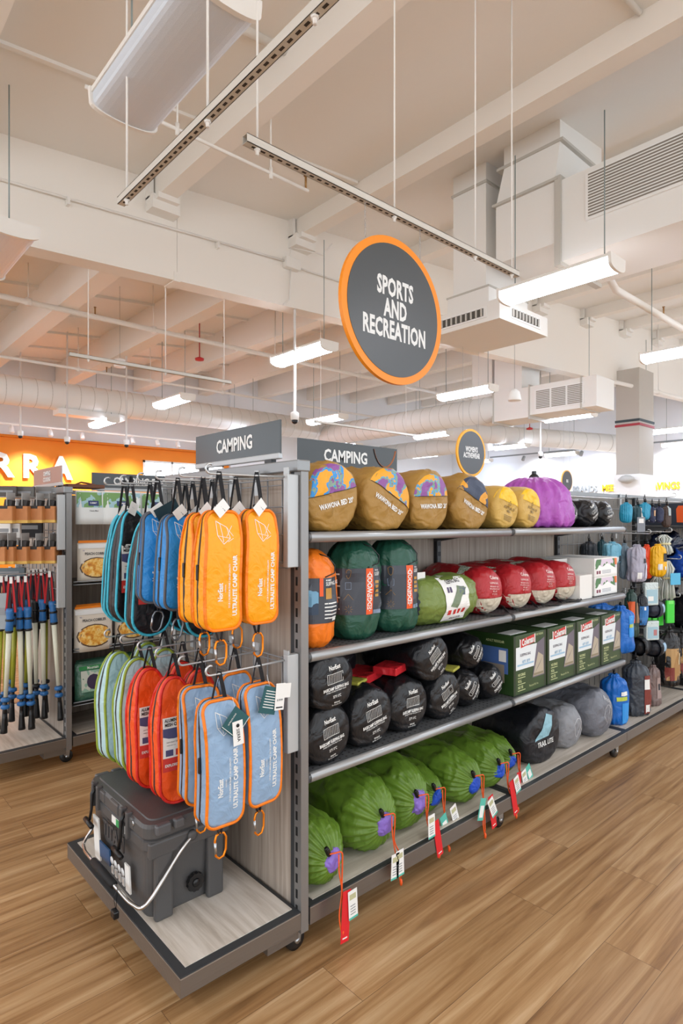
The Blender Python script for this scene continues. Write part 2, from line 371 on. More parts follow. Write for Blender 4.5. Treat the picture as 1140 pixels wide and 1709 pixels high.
# ------------------------------------------------------------------ light fixtures
def lens_prof(w, d):  # wraparound lens cross section, x-z
    return [(-w / 2, 0)] + [(w * .49 * math.sin(a), -d * (.45 + .55 * math.cos(a) ** .8 if abs(a) < 1.55 else .45)) for a in [R(-86 + 172 * i / 14) for i in range(15)]] + [(w / 2, 0)]
def make_fixture(lit, loc, label, ext, w=.30):
    t = thing('ceiling_light', label, 'ceiling light', loc, 0, 'suspended light fixtures')
    L = 1.22; d = .1
    prof = lens_prof(w, d)
    b = MB(); pr = [(x * .96, z) for x, z in prof]
    vs = [(x, y, z) for y in (-L / 2 + .03, L / 2 - .03) for x, z in pr]; k = len(pr)
    b.add(vs, [(i, i + 1, k + i + 1, k + i) for i in range(k - 1)] + [tuple(range(k))[::-1], tuple(k + i for i in range(k))])
    if lit: near = loc[0] < 8 and loc[1] < 8; lm = M('f3f6ff' if near else 'dbe9ff', .4, em=LAMP_E * (1 if near else 1.45))
    else: lm = M('d5dde6', .3, bump=.15, bs=300, key='lens_off', spec=.6)
    b.build('lens', lm, t)
    for y0, y1 in ((-L / 2, -L / 2 + .03), (L / 2 - .03, L / 2)):
        b = MB(); p = [(x * 1.04, z * 1.06) for x, z in prof] + [(w / 2 + .01, .035), (-w / 2 - .01, .035)]
        b.prism(p, y0, y1, T=Matrix(((1, 0, 0, 0), (0, 0, 1, 0), (0, 1, 0, 0), (0, 0, 0, 1)))); b.build('end_cap', PAINT2, t)
    b = MB(); b.box(-w / 2, w / 2, -L / 2 + .031, L / 2 - .031, 0, .03); b.build('housing', PAINT2, t)
    for s in (-1, 1):
        b = MB(); b.cyl((0, s * .48, .04), (0, s * .48, ext), .006, 6); b.build('suspension_rod', M('8f9a98', .5, .3), t)
    return t
k = 0
lit0 = None; FXL = []
NAMES = {}
for i, x in enumerate([5.42, 9.35, 13.3, 17.3, 20.6, -2.4]):  # last column is out of view, added to brighten the left side
    for j, y in enumerate([-.8, 3.05, 6.85, 10.9, 14.5]):
        if x == 17.3 and y == 6.85: y = 6.2
        FXL.append((x, y))
colw = ['over the camping aisle', 'beyond the air box', 'three lines past the sign', 'four lines past the sign', 'by the white slogan wall', 'left of everything in view']
roww = ['shop front row', 'row before the girder', 'row past the girder', 'middle row', 'row by the back wall']
for (x, y) in FXL:
    ci = [5.42, 9.35, 13.3, 17.3, 20.6, -2.4].index(x); ri = min(range(5), key=lambda q: abs([-.8, 3.05, 6.85, 10.9, 14.5][q] - y))
    lab = 'lit tube light %s, %s' % (colw[ci], roww[ri])
    z = {(5.42, 10.9): 3.74, (5.42, 14.5): 3.76}.get((x, y), 3.83)
    fx = make_fixture(True, (x + (.26 if (x, y) == (5.42, 3.05) else 0), y, z), lab, CZ(x) - .3 - z)
make_fixture(False, (1.53, 3.15, 4.0), 'large unlit white light fixture overhead at the top of the photo', 1.2, .42)
make_fixture(False, (1.36, 6.3, 3.93), 'unlit white light fixture cut off at the left edge under the girder', 1.25, .42)
fx = make_fixture(True, (1.5, -1.0, 3.9), 'lit suspended tube light behind the camera side, short of the unlit one', 1.2)

# ------------------------------------------------------------------ suspended struts and rods
def strut(label, p0, p1, rods, ext, slots=True):
    t = thing('strut_channel', label, 'strut channel', p0, 0)
    p0 = Vector(p0); p1 = Vector(p1); d = p1 - p0; L = d.length; a = math.degrees(math.atan2(d.y, d.x))
    b = MB(); w = .021
    T = RZ(a)
    b.box(0, L, -w, -w + .003, -w, w, 0, T); b.box(0, L, w - .003, w, -w, w, 0, T); b.box(0, L, -w, w, -w, -w + .003, 0, T)
    b.box(0, L, -w, w, w - .003, w, 0, T)
    b.build('channel', M('cfcac0', .5), t)
    if slots:
        b = MB(); q = .04
        while q < L - .03:
            b.box(q, q + .026, -.006, .006, -w - .0012, -w + .001, 0, T, ); q += .052
        b.build('slots', M('3a332c', .8), t)
    for r in rods:
        b = MB(); c = T @ Vector((r * L, 0, 0)); b.cyl(c, c + Vector((0, 0, ext)), .006, 6); b.cyl(c - Vector((0, 0, .05)), c, .009, 6)
        b.cyl(c - Vector((0, 0, .03)), c - Vector((0, 0, .02)), .016, 6); b.build('rod', PAINT2, t)
    return t
strut('slotted white strut running overhead beside the large unlit light', (1.385, 3.44, 3.24), (1.385, .6, 3.24), (.03, .35, .62), 2.0)
strut('slotted white strut carrying the round sports sign', (1.60, 2.47, 3.24), (4.0, 2.47, 3.24), (.03, .44, .78, .97), 2.2)
strut('plain white strut hanging beyond the girder above the endcap signs', (2.23, 6.98, 3.24), (4.3, 6.98, 3.24), (.1, .55, .95), 2.0, False)
strut('thin white strut under the far lights near the womens sign', (6.6, 8.0, 3.1), (9.2, 8.0, 3.1), (.05, .9), 2.7, False)
def sprinkler(label, pts, r, drops, heads=()):
    t = thing('sprinkler_pipe', label, 'sprinkler pipe')
    b = MB(); b.tube(pts, r, 8); b.build('pipe', PAINT2, t)
    for p in drops:
        b = MB(); b.cyl(p, (p[0], p[1], CZ(p[0]) - .02), .008, 6); b.cyl((p[0], p[1], p[2] - .05), (p[0], p[1], p[2] + .05), r * 1.2, 8); b.build('hanger', PAINT2, t)
    for p in heads:
        b = MB(); b.cyl(p, (p[0], p[1], p[2] + .12), .012, 6); b.lathe([(.005, 0), (.022, .004), (.022, .01), (.006, .012)], 8, T=TR(*p) @ TR(0, 0, .11)); b.build('sprinkler_head', M('a07a4a', .4, .6), t)
    return t
sprinkler('cream sprinkler main crossing the ceiling just past the girder', [(-3, 10, 4.72), (14, 10, 4.72)], .045, [(2.6, 10, 4.72), (4.6, 10, 4.72), (7.2, 10, 4.72), (9.6, 10, 4.72)], [(3.6, 10, 4.76), (6, 10, 4.76)])
sprinkler('thinner sprinkler pipe above the round duct', [(-3, 13.2, 4.6), (14, 13.2, 4.6)], .03, [(4.4, 13.2, 4.6), (6, 13.2, 4.6), (7.9, 13.2, 4.6)], [(5, 13.2, 4.62)])
sprinkler('small branch pipe hanging behind the slotted struts', [(1.6, 4.65, 4.66), (3.75, 4.65, 4.66)], .016, [(2.35, 4.65, 4.66), (3.3, 4.65, 4.66)], [(1.95, 4.65, 4.68), (3.72, 4.65, 4.68)])
sprinkler('white pipe with a drop bend running under the right roof bays', [(8.1, 3.6, 6.1), (8.1, 3.6, 4.65), (8.3, 3.6, 4.55), (16, 3.6, 4.55)], .05, [(11.2, 3.6, 4.55)], [(10, 3.6, 4.6), (12, 3.6, 4.6)])
sprinkler('long thin gas pipe beside the column top', [(14.2, 6.4, 4.72), (22, 6.0, 4.95)], .05, [(17, 6.25, 4.8)])

# ------------------------------------------------------------------ ducts
SEAM = M('c2beb5', .5)
t = thing('air_duct', 'big rectangular white duct with a long louvred grille by the ceiling', 'duct')
b = MB(); b.box(6.0, 6.9, 3.2, 3.98, 4.36, 5.03); b.box(6.0, 6.9, -1.5, 3.2, 4.14, 5.0); b.build('body', DUCTM, t)
b = MB(); zc = CZ(6.4); b.add([(6.0, 3.98, 5.03), (6.9, 3.98, 5.03), (6.9, 3.25, 5.03), (6.0, 3.25, 5.03), (5.98, 3.86, 5.4), (6.95, 3.86, 5.4), (6.95, 3.18, 5.4), (5.98, 3.18, 5.4), (5.98, 3.86, zc + .05), (6.95, 3.86, zc + .05), (6.95, 3.18, zc + .05), (5.98, 3.18, zc + .05)],
                            [(0, 1, 5, 4), (1, 2, 6, 5), (2, 3, 7, 6), (3, 0, 4, 7), (4, 5, 9, 8), (5, 6, 10, 9), (6, 7, 11, 10), (7, 4, 8, 11)])
b.build('riser', DUCTM, t)
def flanges(t, *bs):
    for q in bs: MB().box(*q).build('flange', SEAM, t)
flanges(t, (5.965, 6.94, 3.2, 4.01, 5.015, 5.045), (5.965, 6.94, 3.14, 3.95, 5.405, 5.435), (5.97, 6.93, 3.17, 3.24, 4.1, 5.05))
b = MB(); b.box(5.975, 6.0, .4, 2.9, 4.46, 4.94); g = b.build('grille', WHITE, t)
b = MB()
for i in range(15): z = 4.49 + i * .03; b.box(5.968, 5.985, .43, 2.87, z, z + .012)
b.build('louvre_slots', M('8b8378', .8), g)
t = thing('duct_drop', 'square ceiling air box with side grilles under a vertical duct', 'duct')
b = MB(); b.box(5.92, 6.98, 3.88, 4.93, 3.7, 3.93); b.build('diffuser_box', DUCTM, t)
b = MB(); b.box(6.05, 6.8, 4.15, 4.63, 4.15, CZ(6) + .05); b.build('vertical_duct', DUCTM, t)
b = MB(); b.box(6.0, 6.85, 4.08, 4.68, 3.93, 4.15); b.build('collar', DUCTM, t)
flanges(t, (5.99, 6.86, 4.07, 4.69, 4.14, 4.16), (6.03, 6.82, 4.13, 4.65, 5.4, 5.43))
for nm, T in (('front', ID), ('side', ID)):
    b = MB()
    if nm == 'front': b.box(6.12, 6.8, 3.868, 3.88, 3.75, 3.88)
    else: b.box(5.908, 5.92, 4.05, 4.78, 3.75, 3.88)
    g = b.build('grille', WHITE, t)
    b = MB(); b2 = MB()
    if nm == 'front':
        b.box(6.16, 6.76, 3.864, 3.869, 3.77, 3.86)
        for i in range(9): b2.box(6.165 + i * .07, 6.185 + i * .07, 3.85, 3.866, 3.77, 3.86)
    else:
        b.box(5.904, 5.909, 4.09, 4.74, 3.77, 3.86)
        for i in range(9): b2.box(5.89, 5.906, 4.1 + i * .072, 4.12 + i * .072, 3.77, 3.86)
    b.build('opening', M('57534c', .8), g); b2.build('vanes', M('c9c6bf', .5), g)
t = thing('air_duct', 'hanging white duct with a three-panel grille beyond the girder', 'duct')
b = MB(); b.box(11.8, 12.6, 7.0, 7.9, 3.64, 4.3); b.box(11.8, 12.6, 5.5, 7.0, 3.68, 4.3); b.build('body', DUCTM, t)
b = MB(); b.box(11.9, 12.6, 8.0, 8.55, 3.7, CZ(12)); b.box(11.85, 12.6, 7.2, 7.9, 4.3, CZ(12)); b.build('vertical_duct', DUCTM, t)
flanges(t, (11.78, 12.62, 6.97, 7.0, 3.6, 4.34), (11.78, 12.62, 7.88, 7.92, 3.6, 4.34), (11.78, 12.62, 5.8, 5.83, 3.66, 4.32))
b = MB(); b.box(11.785, 11.8, 5.75, 6.85, 3.76, 4.2); g = b.build('grille', WHITE, t)
b = MB()
for k in range(3):
    for i in range(11): b.box(11.776, 11.787, 5.79 + k * .355, 6.1 + k * .355, 3.79 + i * .036, 3.812 + i * .036)
b.build('louvre_slots', M('a09a90', .8), g)
def round_duct(label, p0, p1, r, step=.5):
    t = thing('round_duct', label, 'duct'); p0 = Vector(p0); p1 = Vector(p1); d = (p1 - p0); L = d.length; d.normalize()
    b = MB(); b.tube([p0, p1], r, 28); b.build('tube', DUCTM, t)
    b = MB(); n = int(L / step); u = d.orthogonal().normalized(); w = d.cross(u)
    for i in range(1, n): q = p0 + d * step * i; b.tube([q + (u * math.cos(2 * PI * k / 28) + w * math.sin(2 * PI * k / 28)) * r for k in range(28)], .006, 4, closed=True)
    b.build('spiral_rib', M('c9c5bc', .5), t); return t
round_duct('long round spiral duct along the left ceiling in front of the orange wall', (-4, 14.2, 4.16), (13, 14.2, 4.16), .31, .3)
round_duct('round spiral duct running back beneath the roof behind the sports sign', (12.0, 7.9, 3.98), (12.0, 14, 3.98), .3, .3)
round_duct('round spiral duct far off above the womens sign', (17, 11.5, 4.0), (17, 16.5, 4.0), .3)
round_duct('round spiral duct far off ending near the column', (14.5, 12.6, 4.3), (21.8, 8.6, 4.0), .3)
t = thing('air_diffuser', 'flat white diffuser slung under the round duct at left', 'diffuser', (5.0, 14.2, 3.75)); b = MB(); b.box(-.75, .75, -.2, .2, 0, .12); b.build('plate', DUCTM, t); b = MB(); b.box(-.7, .7, -.15, .15, .12, .2); b.build('neck', DUCTM, t)

# ------------------------------------------------------------------ small ceiling devices
def camera_dome(p, label, ext):
    t = thing('security_camera', label, 'security camera', p)
    b = MB(); b.lathe([(.035, 0), (.06, .02), (.06, .11), (.02, .13), (.016, ext)], 14); b.build('housing', WHITE, t)
    b = MB(); b.lathe([(.005, -.05), (.03, -.04), (.045, -.02), (.045, .01)], 12); b.build('lens_dome', M('22252b', .15), t)
for q, d, l in (((492, 702), 8.5, 'white dome camera on a long pole beside the endcap header sign'), ((34, 728), 13, 'white dome camera over the left end of the wall letters'), ((112, 738), 13, 'white dome camera over the last big wall letter'), ((211, 743), 13, 'white dome camera over the orange wall beside the food sign'), ((902, 762), 15, 'white and black dome camera far off above the purple sack')):
    p = at(*q, d=d); camera_dome(p, l, CZ(p.x) - p.z - .02)
p = at(859, 660, d=9); t = thing('pendant_speaker', 'white bell-shaped pendant speaker in front of the far duct', 'speaker', p)
b = MB(); b.lathe([(.09, -.08), (.1, -.07), (.075, .05), (.03, .09), (.01, .1)], 16); b.build('shell', WHITE, t)
b = MB(); b.cyl((0, 0, .1), (0, 0, CZ(p.x) - p.z), .003, 5); b.build('cable', M('8c8c88', .6), t)
p = at(200, 605, d=10.5); t = thing('pendant_speaker', 'small white pendant speaker below the plain strut at left', 'speaker', p)
b = MB(); b.lathe([(.09, -.08), (.1, -.07), (.09, .05), (.03, .07), (.01, .08)], 14); b.build('shell', WHITE, t)
b = MB(); b.cyl((0, 0, .08), (0, 0, CZ(p.x) - p.z), .003, 5); b.build('cable', M('8c8c88', .6), t)
for q, d, l in (((333, 600), 13, 'red fire alarm bell under the ceiling left of the sign'), ((884, 716), 18, 'tiny red alarm bell far beneath the hanging duct')):
    p = at(*q, d=d); t = thing('alarm_bell', l, 'alarm', p); b = MB(); b.lathe([(.03, -.03), (.09, -.02), (.1, .02), (.03, .05), (.012, .06), (.012, CZ(p.x) - p.z)], 14); b.build('bell', M('c22a2a', .35), t)
t = thing('track_light_rail', 'track rail with spotlights along the top of the orange wall', 'track lighting', (0, 15.6, 3.62))
b = MB(); b.box(-2, 10, -.02, .02, 0, .04); b.build('rail', PAINT2, t)
for i, x in enumerate((3.7, 4.55, 5.3, 6.6, 7.3, 7.9)):
    b = MB(); b.lathe([(.02, .1), (.05, .09), (.055, -.06), (.045, -.07)], 12, T=TR(x, 0, -.12) @ RX(-30)); b.cyl((x, 0, -.05), (x, 0, .01), .01, 6); b.build('spot_head', WHITE, t)
for x, e in ((4.4, 150), (5.6, 130), (7.0, 70), (1.8, 90), (9.0, 40)):
    ld = bpy.data.lights.new('track_spot', 'SPOT'); ld.energy = e * 1.7; ld.spot_size = R(75); ld.spot_blend = 1; ld.shadow_soft_size = .05; ld.color = (1, .95, .85)
    lo = bpy.data.objects.new('track_spot', ld); COL.objects.link(lo); lo.location = (x, 15.75, 3.45); lo.rotation_euler = (R(42), 0, 0)
t = thing('track_light_rail', 'far track rail with spotlights facing the white slogan wall', 'track lighting', (20.7, 0, 3.9))
b = MB(); b.box(-.02, .02, 2, 14, 0, .05); b.build('rail', M('8f9497', .5), t)
for i, y in enumerate((12.5, 10.2, 8.6, 6.5, 5.3)):
    b = MB(); b.lathe([(.02, .1), (.06, .09), (.065, -.08), (.05, -.09)], 10, T=TR(0, y, -.13) @ RY(35)); b.build('spot_head', M('9fa4a6', .5), t)
for y in (12.5, 10, 7.5, 5):
    ld = bpy.data.lights.new('track_spot', 'SPOT'); ld.energy = 130; ld.spot_size = R(100); ld.spot_blend = 1; ld.shadow_soft_size = .05
    lo = bpy.data.objects.new('track_spot', ld); COL.objects.link(lo); lo.location = (20.8, y, 3.75); lo.rotation_euler = (0, R(-50), 0)

# ------------------------------------------------------------------ signs
SIGNG = M('484b4d', .35, key='signgrey'); SIGNO = M('f79009', .45); LETT = M('e9e9e6', .5)
def round_sign(loc, dia, lines, size, label, ring='f79009', rot=0, chain=.6, wide=.60):
    t = thing('round_sign', label, 'sign', loc, rot)
    r = dia / 2; n = 72
    b = MB(); b.prism([(r * math.cos(2 * PI * i / n), r * math.sin(2 * PI * i / n)) for i in range(n)], -.012, .012, T=FR); b.build('rim', M(ring, .45), t)
    b = MB(); r2 = r * .9; b.prism([(r2 * math.cos(2 * PI * i / n), r2 * math.sin(2 * PI * i / n)) for i in range(n)], -.0145, .0145, T=FR); b.build('face', SIGNG, t)
    b = MB(); b.text(lines, size, TR(0, -.0152, 0) @ FR, bold=.038, wide=wide, line=.86, gap=1.05); b.build('lettering', LETT, t)
    for s in (-1, 1):
        b = MB(); x = s * r * .55; z0 = math.sqrt(r * r - x * x) - .02; m = int(chain / .025)
        for i in range(m):
            z = z0 + .025 * i; ax = i % 2
            b.tube([(x + (0 if ax else .005 * math.cos(a)), (.005 * math.cos(a) if ax else 0), z + .012 * math.sin(a)) for a in [2 * PI * q / 6 for q in range(6)]], .0012, 4, closed=True)
        b.build('chain', STEEL, t)
    return t
round_sign((2.642, 2.462, 2.645), .868, 'SPORTS\nAND\nRECREATION', .146, 'large round grey hanging sign with orange rim above the camping shelves', chain=.26)
round_sign((6.72, 4.85, 2.305), .64, "WOMEN'S\nACTIVEWEAR", .095, 'small round hanging sign for womens activewear over the tan bags', 'f5ad0c', chain=3.1)
round_sign(tuple(at(946, 803, d=15)), .55, 'BIG', .1, 'far round grey sign peeking over the purple sack', 'f0b050', chain=3.75)
# wall letters
for s, x, w in (('S', 2.0, 1), ('I', 2.62, 1), ('E', 3.13, 1), ('R', 3.8, 1), ('R', 4.48, 1), ('A', 5.2, 1)):
    b = MB(); b.text(s, .82, TR(x, YB - .05, 2.76) @ FR, bold=.035, wide=.92, depth=.05)
    tag(b.build('wall_letter', M('f6f5f2', .5)), {'S': 'tall white letter S on the orange wall', 'I': 'tall white letter I on the orange wall', 'E': 'tall white letter E on the orange wall', 'A': 'tall white letter A, last on the orange wall'}.get(s, 'tall white letter R on the orange wall, %s of the pair' % ('former' if x < 4 else 'latter')), 'wall letter', 'big letters on the orange wall')
b = MB(); b.text('TO !', .26, TR(4.08, YB - .03, 2.13) @ FR, bold=.03, wide=.9, align='RIGHT', depth=.02); tag(b.build('wall_lettering', M('f6f5f2', .5)), 'line of small white lettering under the big wall letters', 'wall lettering')
for s, y, c, l, al in (('BRANDS', 10.2, '8f9396', 'grey wall word BRANDS on the white wall', 'RIGHT'), ('MEET', 10.03, 'f2b414', 'yellow wall word MEET partly behind the column', 'LEFT'), ('SAVINGS', 7.39, 'f2b414', 'yellow wall word SAVINGS right of the column', 'RIGHT')):
    b = MB(); b.text(s, .34, TR(21.97, y, 2.56) @ RZ(-90) @ FR, bold=.035, wide=.74, align=al, depth=.03); tag(b.build('wall_word', M(c, .6)), l, 'wall lettering', 'slogan on the white wall')
# ------------------------------------------------------------------ gondolas
LAM = wood_mat('laminate_deck', ['a59a8c', 'b9afa1', 'cbc2b6', 'd6cec3'], 0, grain=34, long=2.2, rough=.5)
LAMV = wood_mat('laminate_panel', ['877a6e', '9b8e81', 'ab9e91', 'bbb0a3'], 2, grain=60, long=1.8, rough=.55)
BASEM = M('85807b', .36, .75, bump=.05, bs=120, stretch=(.05, 1, 1)); STRIP = M('3a3c3e', .55, .2); POSTM = M('8d8c8b', .4, .6); SLOT = M('141414', .9)
RAILM = M('a3a5a6', .33, .55); DECKM = M('5d5f61', .5, .3); WIRE = M('8b8e91', .4, .5)
def caster(parent, x, y, front):
    b = MB(); b.box(x - .03, x + .03, y - .022, y + .022, .082, .1)
    for s in (-1, 1): b.prism([(x - .03, .092), (x + .03, .092), (x + .022, .03), (x + .006, .03)], y + s * .02 - .0015, y + s * .02 + .0015, T=Matrix(((1, 0, 0, 0), (0, 0, 1, 0), (0, 1, 0, 0), (0, 0, 0, 1))))
    c = b.build('caster', M('a9abab', .3, .8), parent)
    b = MB(); b.lathe([(.018, -.014), (.034, -.012), (.036, 0), (.034, .012), (.018, .014)], 18, T=TR(x + .012, y, .036) @ RX(90)); b.build('wheel', M('1a1a1b', .4), c)
    b = MB(); b.cyl((x + .012, y - .022, .036), (x + .012, y + .022, .036), .009, 10); b.build('axle', STEEL, c)
def gondola(name, label, X, Y, D, bays, panel_to, grid_rows, endgrids):
    """shelving island: end face at x=X facing -x, near long side at y=Y, depth D"""
    t = thing(name, label, 'shelving unit', (X, Y, 0)); C = D / 2
    for y in (0, D - .035):
        b = MB(); b.box(-.005, .025, y, y + .035, .085, 1.575); p = b.build('end_post', POSTM, t)
        b = MB()
        for i in range(28): z = .14 + i * .05; b.box(-.0062, -.004, y + .018, y + .027, z, z + .028)
        b.build('slots', SLOT, p)
    b = MB(); b.box(-.0045, .0, .035, .055, .1, 1.56); b.build('dark_strip', STRIP, t)
    b = MB(); b.box(0, .016, .05, D - .04, .1, 1.56); b.build('end_panel', LAMV, t)
    b = MB(); b.box(-.02, .03, -.004, D + .004, 1.555, 1.592, bev=.004); b.build('top_rail', GREYMET, t)
    L = bays[-1]
    b = MB(); b.box(.016, panel_to, C - .012, C + .012, .1, 1.56); b.build('back_panel', LAMV, t)
    b = MB(); b.box(.016, L, C - .02, C + .02, 1.565, 1.592); b.build('centre_rail', GREYMET, t)
    for x in bays:
        b = MB(); b.box(x - .016, x + .016, C - .034, C + .034, .09, 1.575); p = b.build('upright', M('2e3033', .5, .3), t)
        b = MB()
        for i in range(26):
            z = .2 + i * .052; b.box(x - .008, x - .004, C - .0352, C - .033, z, z + .03); b.box(x + .004, x + .008, C - .0352, C - .033, z, z + .03)
        b.build('slots', M('8c8f92', .5), p)
    x0 = .03
    for bi, x1 in enumerate(bays):
        for s in (0, 1):
            y0, y1 = (0, C - .02) if s == 0 else (C + .02, D)
            if s == 1 and bi > 1: continue
            b = MB(); b.box(x0 + .002, x1 - .002, y0, y1, .098, .153); base = b.build('base', BASEM, t)
            b = MB(); b.box(x0 + .002, x1 - .002, y0 + .001, y1, .153, .157); b.build('deck_trim', STRIP, base)
            b = MB(); b.box(x0 + .03, x1 - .03, y0 + .022, y1 - .01, .157, .159); b.build('deck_board', LAM, base)
            b = MB(); b.box(x0 + .002, x1 - .002, y0 - .0012, y0, .1515, .1545) if s == 0 else b.box(x0, x1, y1, y1 + .001, .151, .155); b.build('edge_highlight', STEEL, base)
        for y in (.06, D - .06): caster(t, x1 - .05, y, 0)
        x0 = x1
    for y in (.06, D - .06): caster(t, .0, y, 0)
    # endcap base
    E = .42
    b = MB(); b.box(-E, -.006, 0, D, .1, .153); base = b.build('endcap_base', BASEM, t)
    b = MB(); b.box(-E + .0005, -.006, .0005, D - .0005, .153, .157); b.build('deck_trim', STRIP, base)
    b = MB(); b.box(-E + .028, -.02, .028, D - .028, .157, .159); b.build('deck_board', wood_mat('laminate_endcap' + name, ['a79c8e', 'c0b6a9', 'd3cbc0', 'dbd4ca'], 1, grain=30, long=2, rough=.45), base)
    b = MB(); b.box(-E - .0012, -E, 0, D, .151, .1545); b.box(-E, -.01, -.0012, 0, .151, .1545); b.build('edge_highlight', STEEL, base)
    MB().box(-.12, 0, .02, .1, .06, .1).build('base_bracket', BASEM, base); MB().box(-.12, 0, D - .1, D - .02, .06, .1).build('base_bracket', BASEM, base)
    for z0, z1 in endgrids:
        for y in (.01, D - .035):
            b = MB(); b.box(-.05, -.006, y, y + .025, z0, z1, bev=.003); b.build('side_channel', LGREY, t)
        b = MB(); n = int((D - .1) / .076)
        for i in range(n + 1): y = .055 + i * (D - .11) / n; b.tube([(-.038, y, z0 + .01), (-.038, y, z1 - .01)], 0.0028, 5)
        m = int((z1 - z0) / .08)
        for i in range(m + 1):
            z = z0 + .015 + i * (z1 - z0 - .03) / m
            b.tube([(-.042, .03, z), (-.042, D - .03, z)], .0024, 5)
            b.tube([(-.034, .03, z - .018), (-.034, D - .03, z - .018)], .002, 5)
        b.build('grid_panel', WIRE, t)
    if panel_to < L:
        b = MB(); x = panel_to + .05
        while x < L - .03: b.tube([(x, C - .03, .25), (x, C - .03, 1.54)], .002, 5); x += .076
        for z in grid_rows: b.tube([(panel_to + .03, C - .035, z), (L - .02, C - .035, z)], .0025, 5)
        b.build('grid_panel', WIRE, t)
        b = MB(); b.box(panel_to, L, C - .012, C + .012, .1, 1.56); b.build('grey_back_panel', M('77736d', .7), t)
    return t
gondola('shelving_gondola', 'near shelving unit loaded with sleeping bags, wood-look end panel', 1.19, 1.505, .925, [1.22, 2.43, 3.62, 4.8], 2.43,
        [.4 + .12 * i for i in range(10)], [(1.25, 1.545), (.665, .975)])
gondola('shelving_gondola', 'shelving unit behind at left with trekking poles on its end', 1.14, 3.60, .925, [1.22, 2.43], 2.43, [], [(1.23, 1.545), (.9, 1.2), ])

# shelves of the near unit
def make_shelf(label, x0, x1, zt, y=1.505, D=.44):
    t = thing('shelf', label, 'shelf', (x0, y, zt), 0, 'metal shelves on the near shelving unit'); L = x1 - x0
    b = MB(); b.box(0, L, .015, D, -.012, -.001); b.build('deck', DECKM, t)
    b = MB()
    for i in range(int(L / .03)):
        for j in range(6): b.box(.01 + i * .03, .017 + i * .03, .03 + j * .02, .036 + j * .02, -.0011, -.0004)
    b.build('perforations', SLOT, t)
    b = MB(); pr = [(-.001 + .018 * (1 - math.sin(R(18 * i))), -.0175 + .0175 * math.cos(R(18 * i))) for i in range(11)]
    b.loft([[Vector((x, yy, zz)) for yy, zz in pr] for x in (.004, L - .004)]); b.build('front_rail', RAILM, t)
    for x in (.0, L - .012):
        b = MB(); b.loft([[Vector((x + q, yy * 1.0, zz)) for yy, zz in pr] for q in (0, .012)]); b.build('rail_end_cap', DGREY, t)
    for x in (.02, L - .02):
        b = MB(); b.prism([(.02, -.012), (D, -.012), (D, -.07), (.2, -.03)], x - .002, x + .002, T=Matrix(((0, 0, 1, 0), (1, 0, 0, 0), (0, 1, 0, 0), (0, 0, 0, 1)))); b.build('bracket', DGREY, t)
    return t
for nm, z in (('topmost', 1.362), ('upper middle', .973), ('lower middle', .583)):
    make_shelf('%s grey shelf of the bay beside the end post' % nm, 1.217, 2.408, z)
    make_shelf('%s grey shelf of the second bay from the end post' % nm, 2.412, 3.61, z)

# header signs
def header_sign(label, loc, rz, w, h, txt, size, glossy=True, mat=None, tx=0, curve=False, foot=True):
    t = thing('header_sign', label, 'sign', loc, rz)
    b = MB(); b.box(-w / 2, w / 2, -.003, .003, 0, h); b.build('board', mat or M('3b3f41', .18, .0, key='gloss'), t)
    b = MB(); b.text(txt, size, TR(tx, -.0042, h * .47) @ FR, bold=.03, wide=.82); b.build('lettering', LETT, t)
    if foot:
        b = MB(); b.box(-w / 2, w / 2, -.008, .008, -.018, .002, bev=.003); b.build('holder', LGREY, t)
        MB().box(-w / 2 + .04, -w / 2 + .08, -.01, .01, -.03, -.017).build('clip', BLKPL, t); MB().box(w / 2 - .08, w / 2 - .04, -.01, .01, -.03, -.017).build('clip', BLKPL, t)
    if curve:
        b = MB(); b.tube([(.215 + .075 * math.cos(a), -.0035, .15 + .12 * math.sin(a)) for a in [R(-160 + 10 * i) for i in range(15)]], .006, 6, flat=.15); b.build('orange_swirl', M('a0603c', .5), t)
    return t
header_sign('camping header sign standing on the endcap top rail', (1.19, 1.905, 1.622), -90, .57, .112, 'CAMPING', .068)
header_sign('camping header sign standing on the centre of the near unit', (1.83, 1.967, 1.62), 0, .6, .12, 'CAMPING', .072, curve=True, tx=-.03)
header_sign('camping food header sign on the unit behind', (1.83, 4.06, 1.615), 0, .78, .1, 'CAMPING FOOD', .07, tx=-.03)
header_sign('pale grey reflective header sign on the end of the unit behind', (1.14, 3.97, 1.62), -90, .56, .1, 'CAMPING\nCOOKING', .038, mat=M('a9a6ab', .15, .3))

# ------------------------------------------------------------------ hooks
def make_hook(loc, L, label, group, plate=True):
    t = thing('display_hook', label, 'display hook', loc, 0, group)
    b = MB(); pts = [(0, 0, 0), (-L * .5, 0, -.002), (-L, 0, -.003)] + [(-L - .014 * math.sin(a), 0, -.003 + .014 * (1 - math.cos(a))) for a in [R(30 * i) for i in range(1, 8)]]
    b.tube(pts, .0034, 7); b.build('rod', M('c4c6c6', .3, .6), t)
    b = MB(); b.box(0, .004, -.012, .012, -.055, .03); b.tube([(.004, 0, .02), (.012, 0, .028), (.012, 0, .012)], .003, 5); b.build('back_plate', LGREY, t)
    return t
HY = [1.535, 1.70, 1.86, 2.0, 2.15, 2.30]
for r, (z, nm) in enumerate(((1.537, 'upper'), (.957, 'lower'))):
    for i, y in enumerate(HY):
        make_hook((1.147, y, z), .27, '%s-row display hook, %s from the near end post' % (nm, ORD[i]), 'hooks on the near endcap')

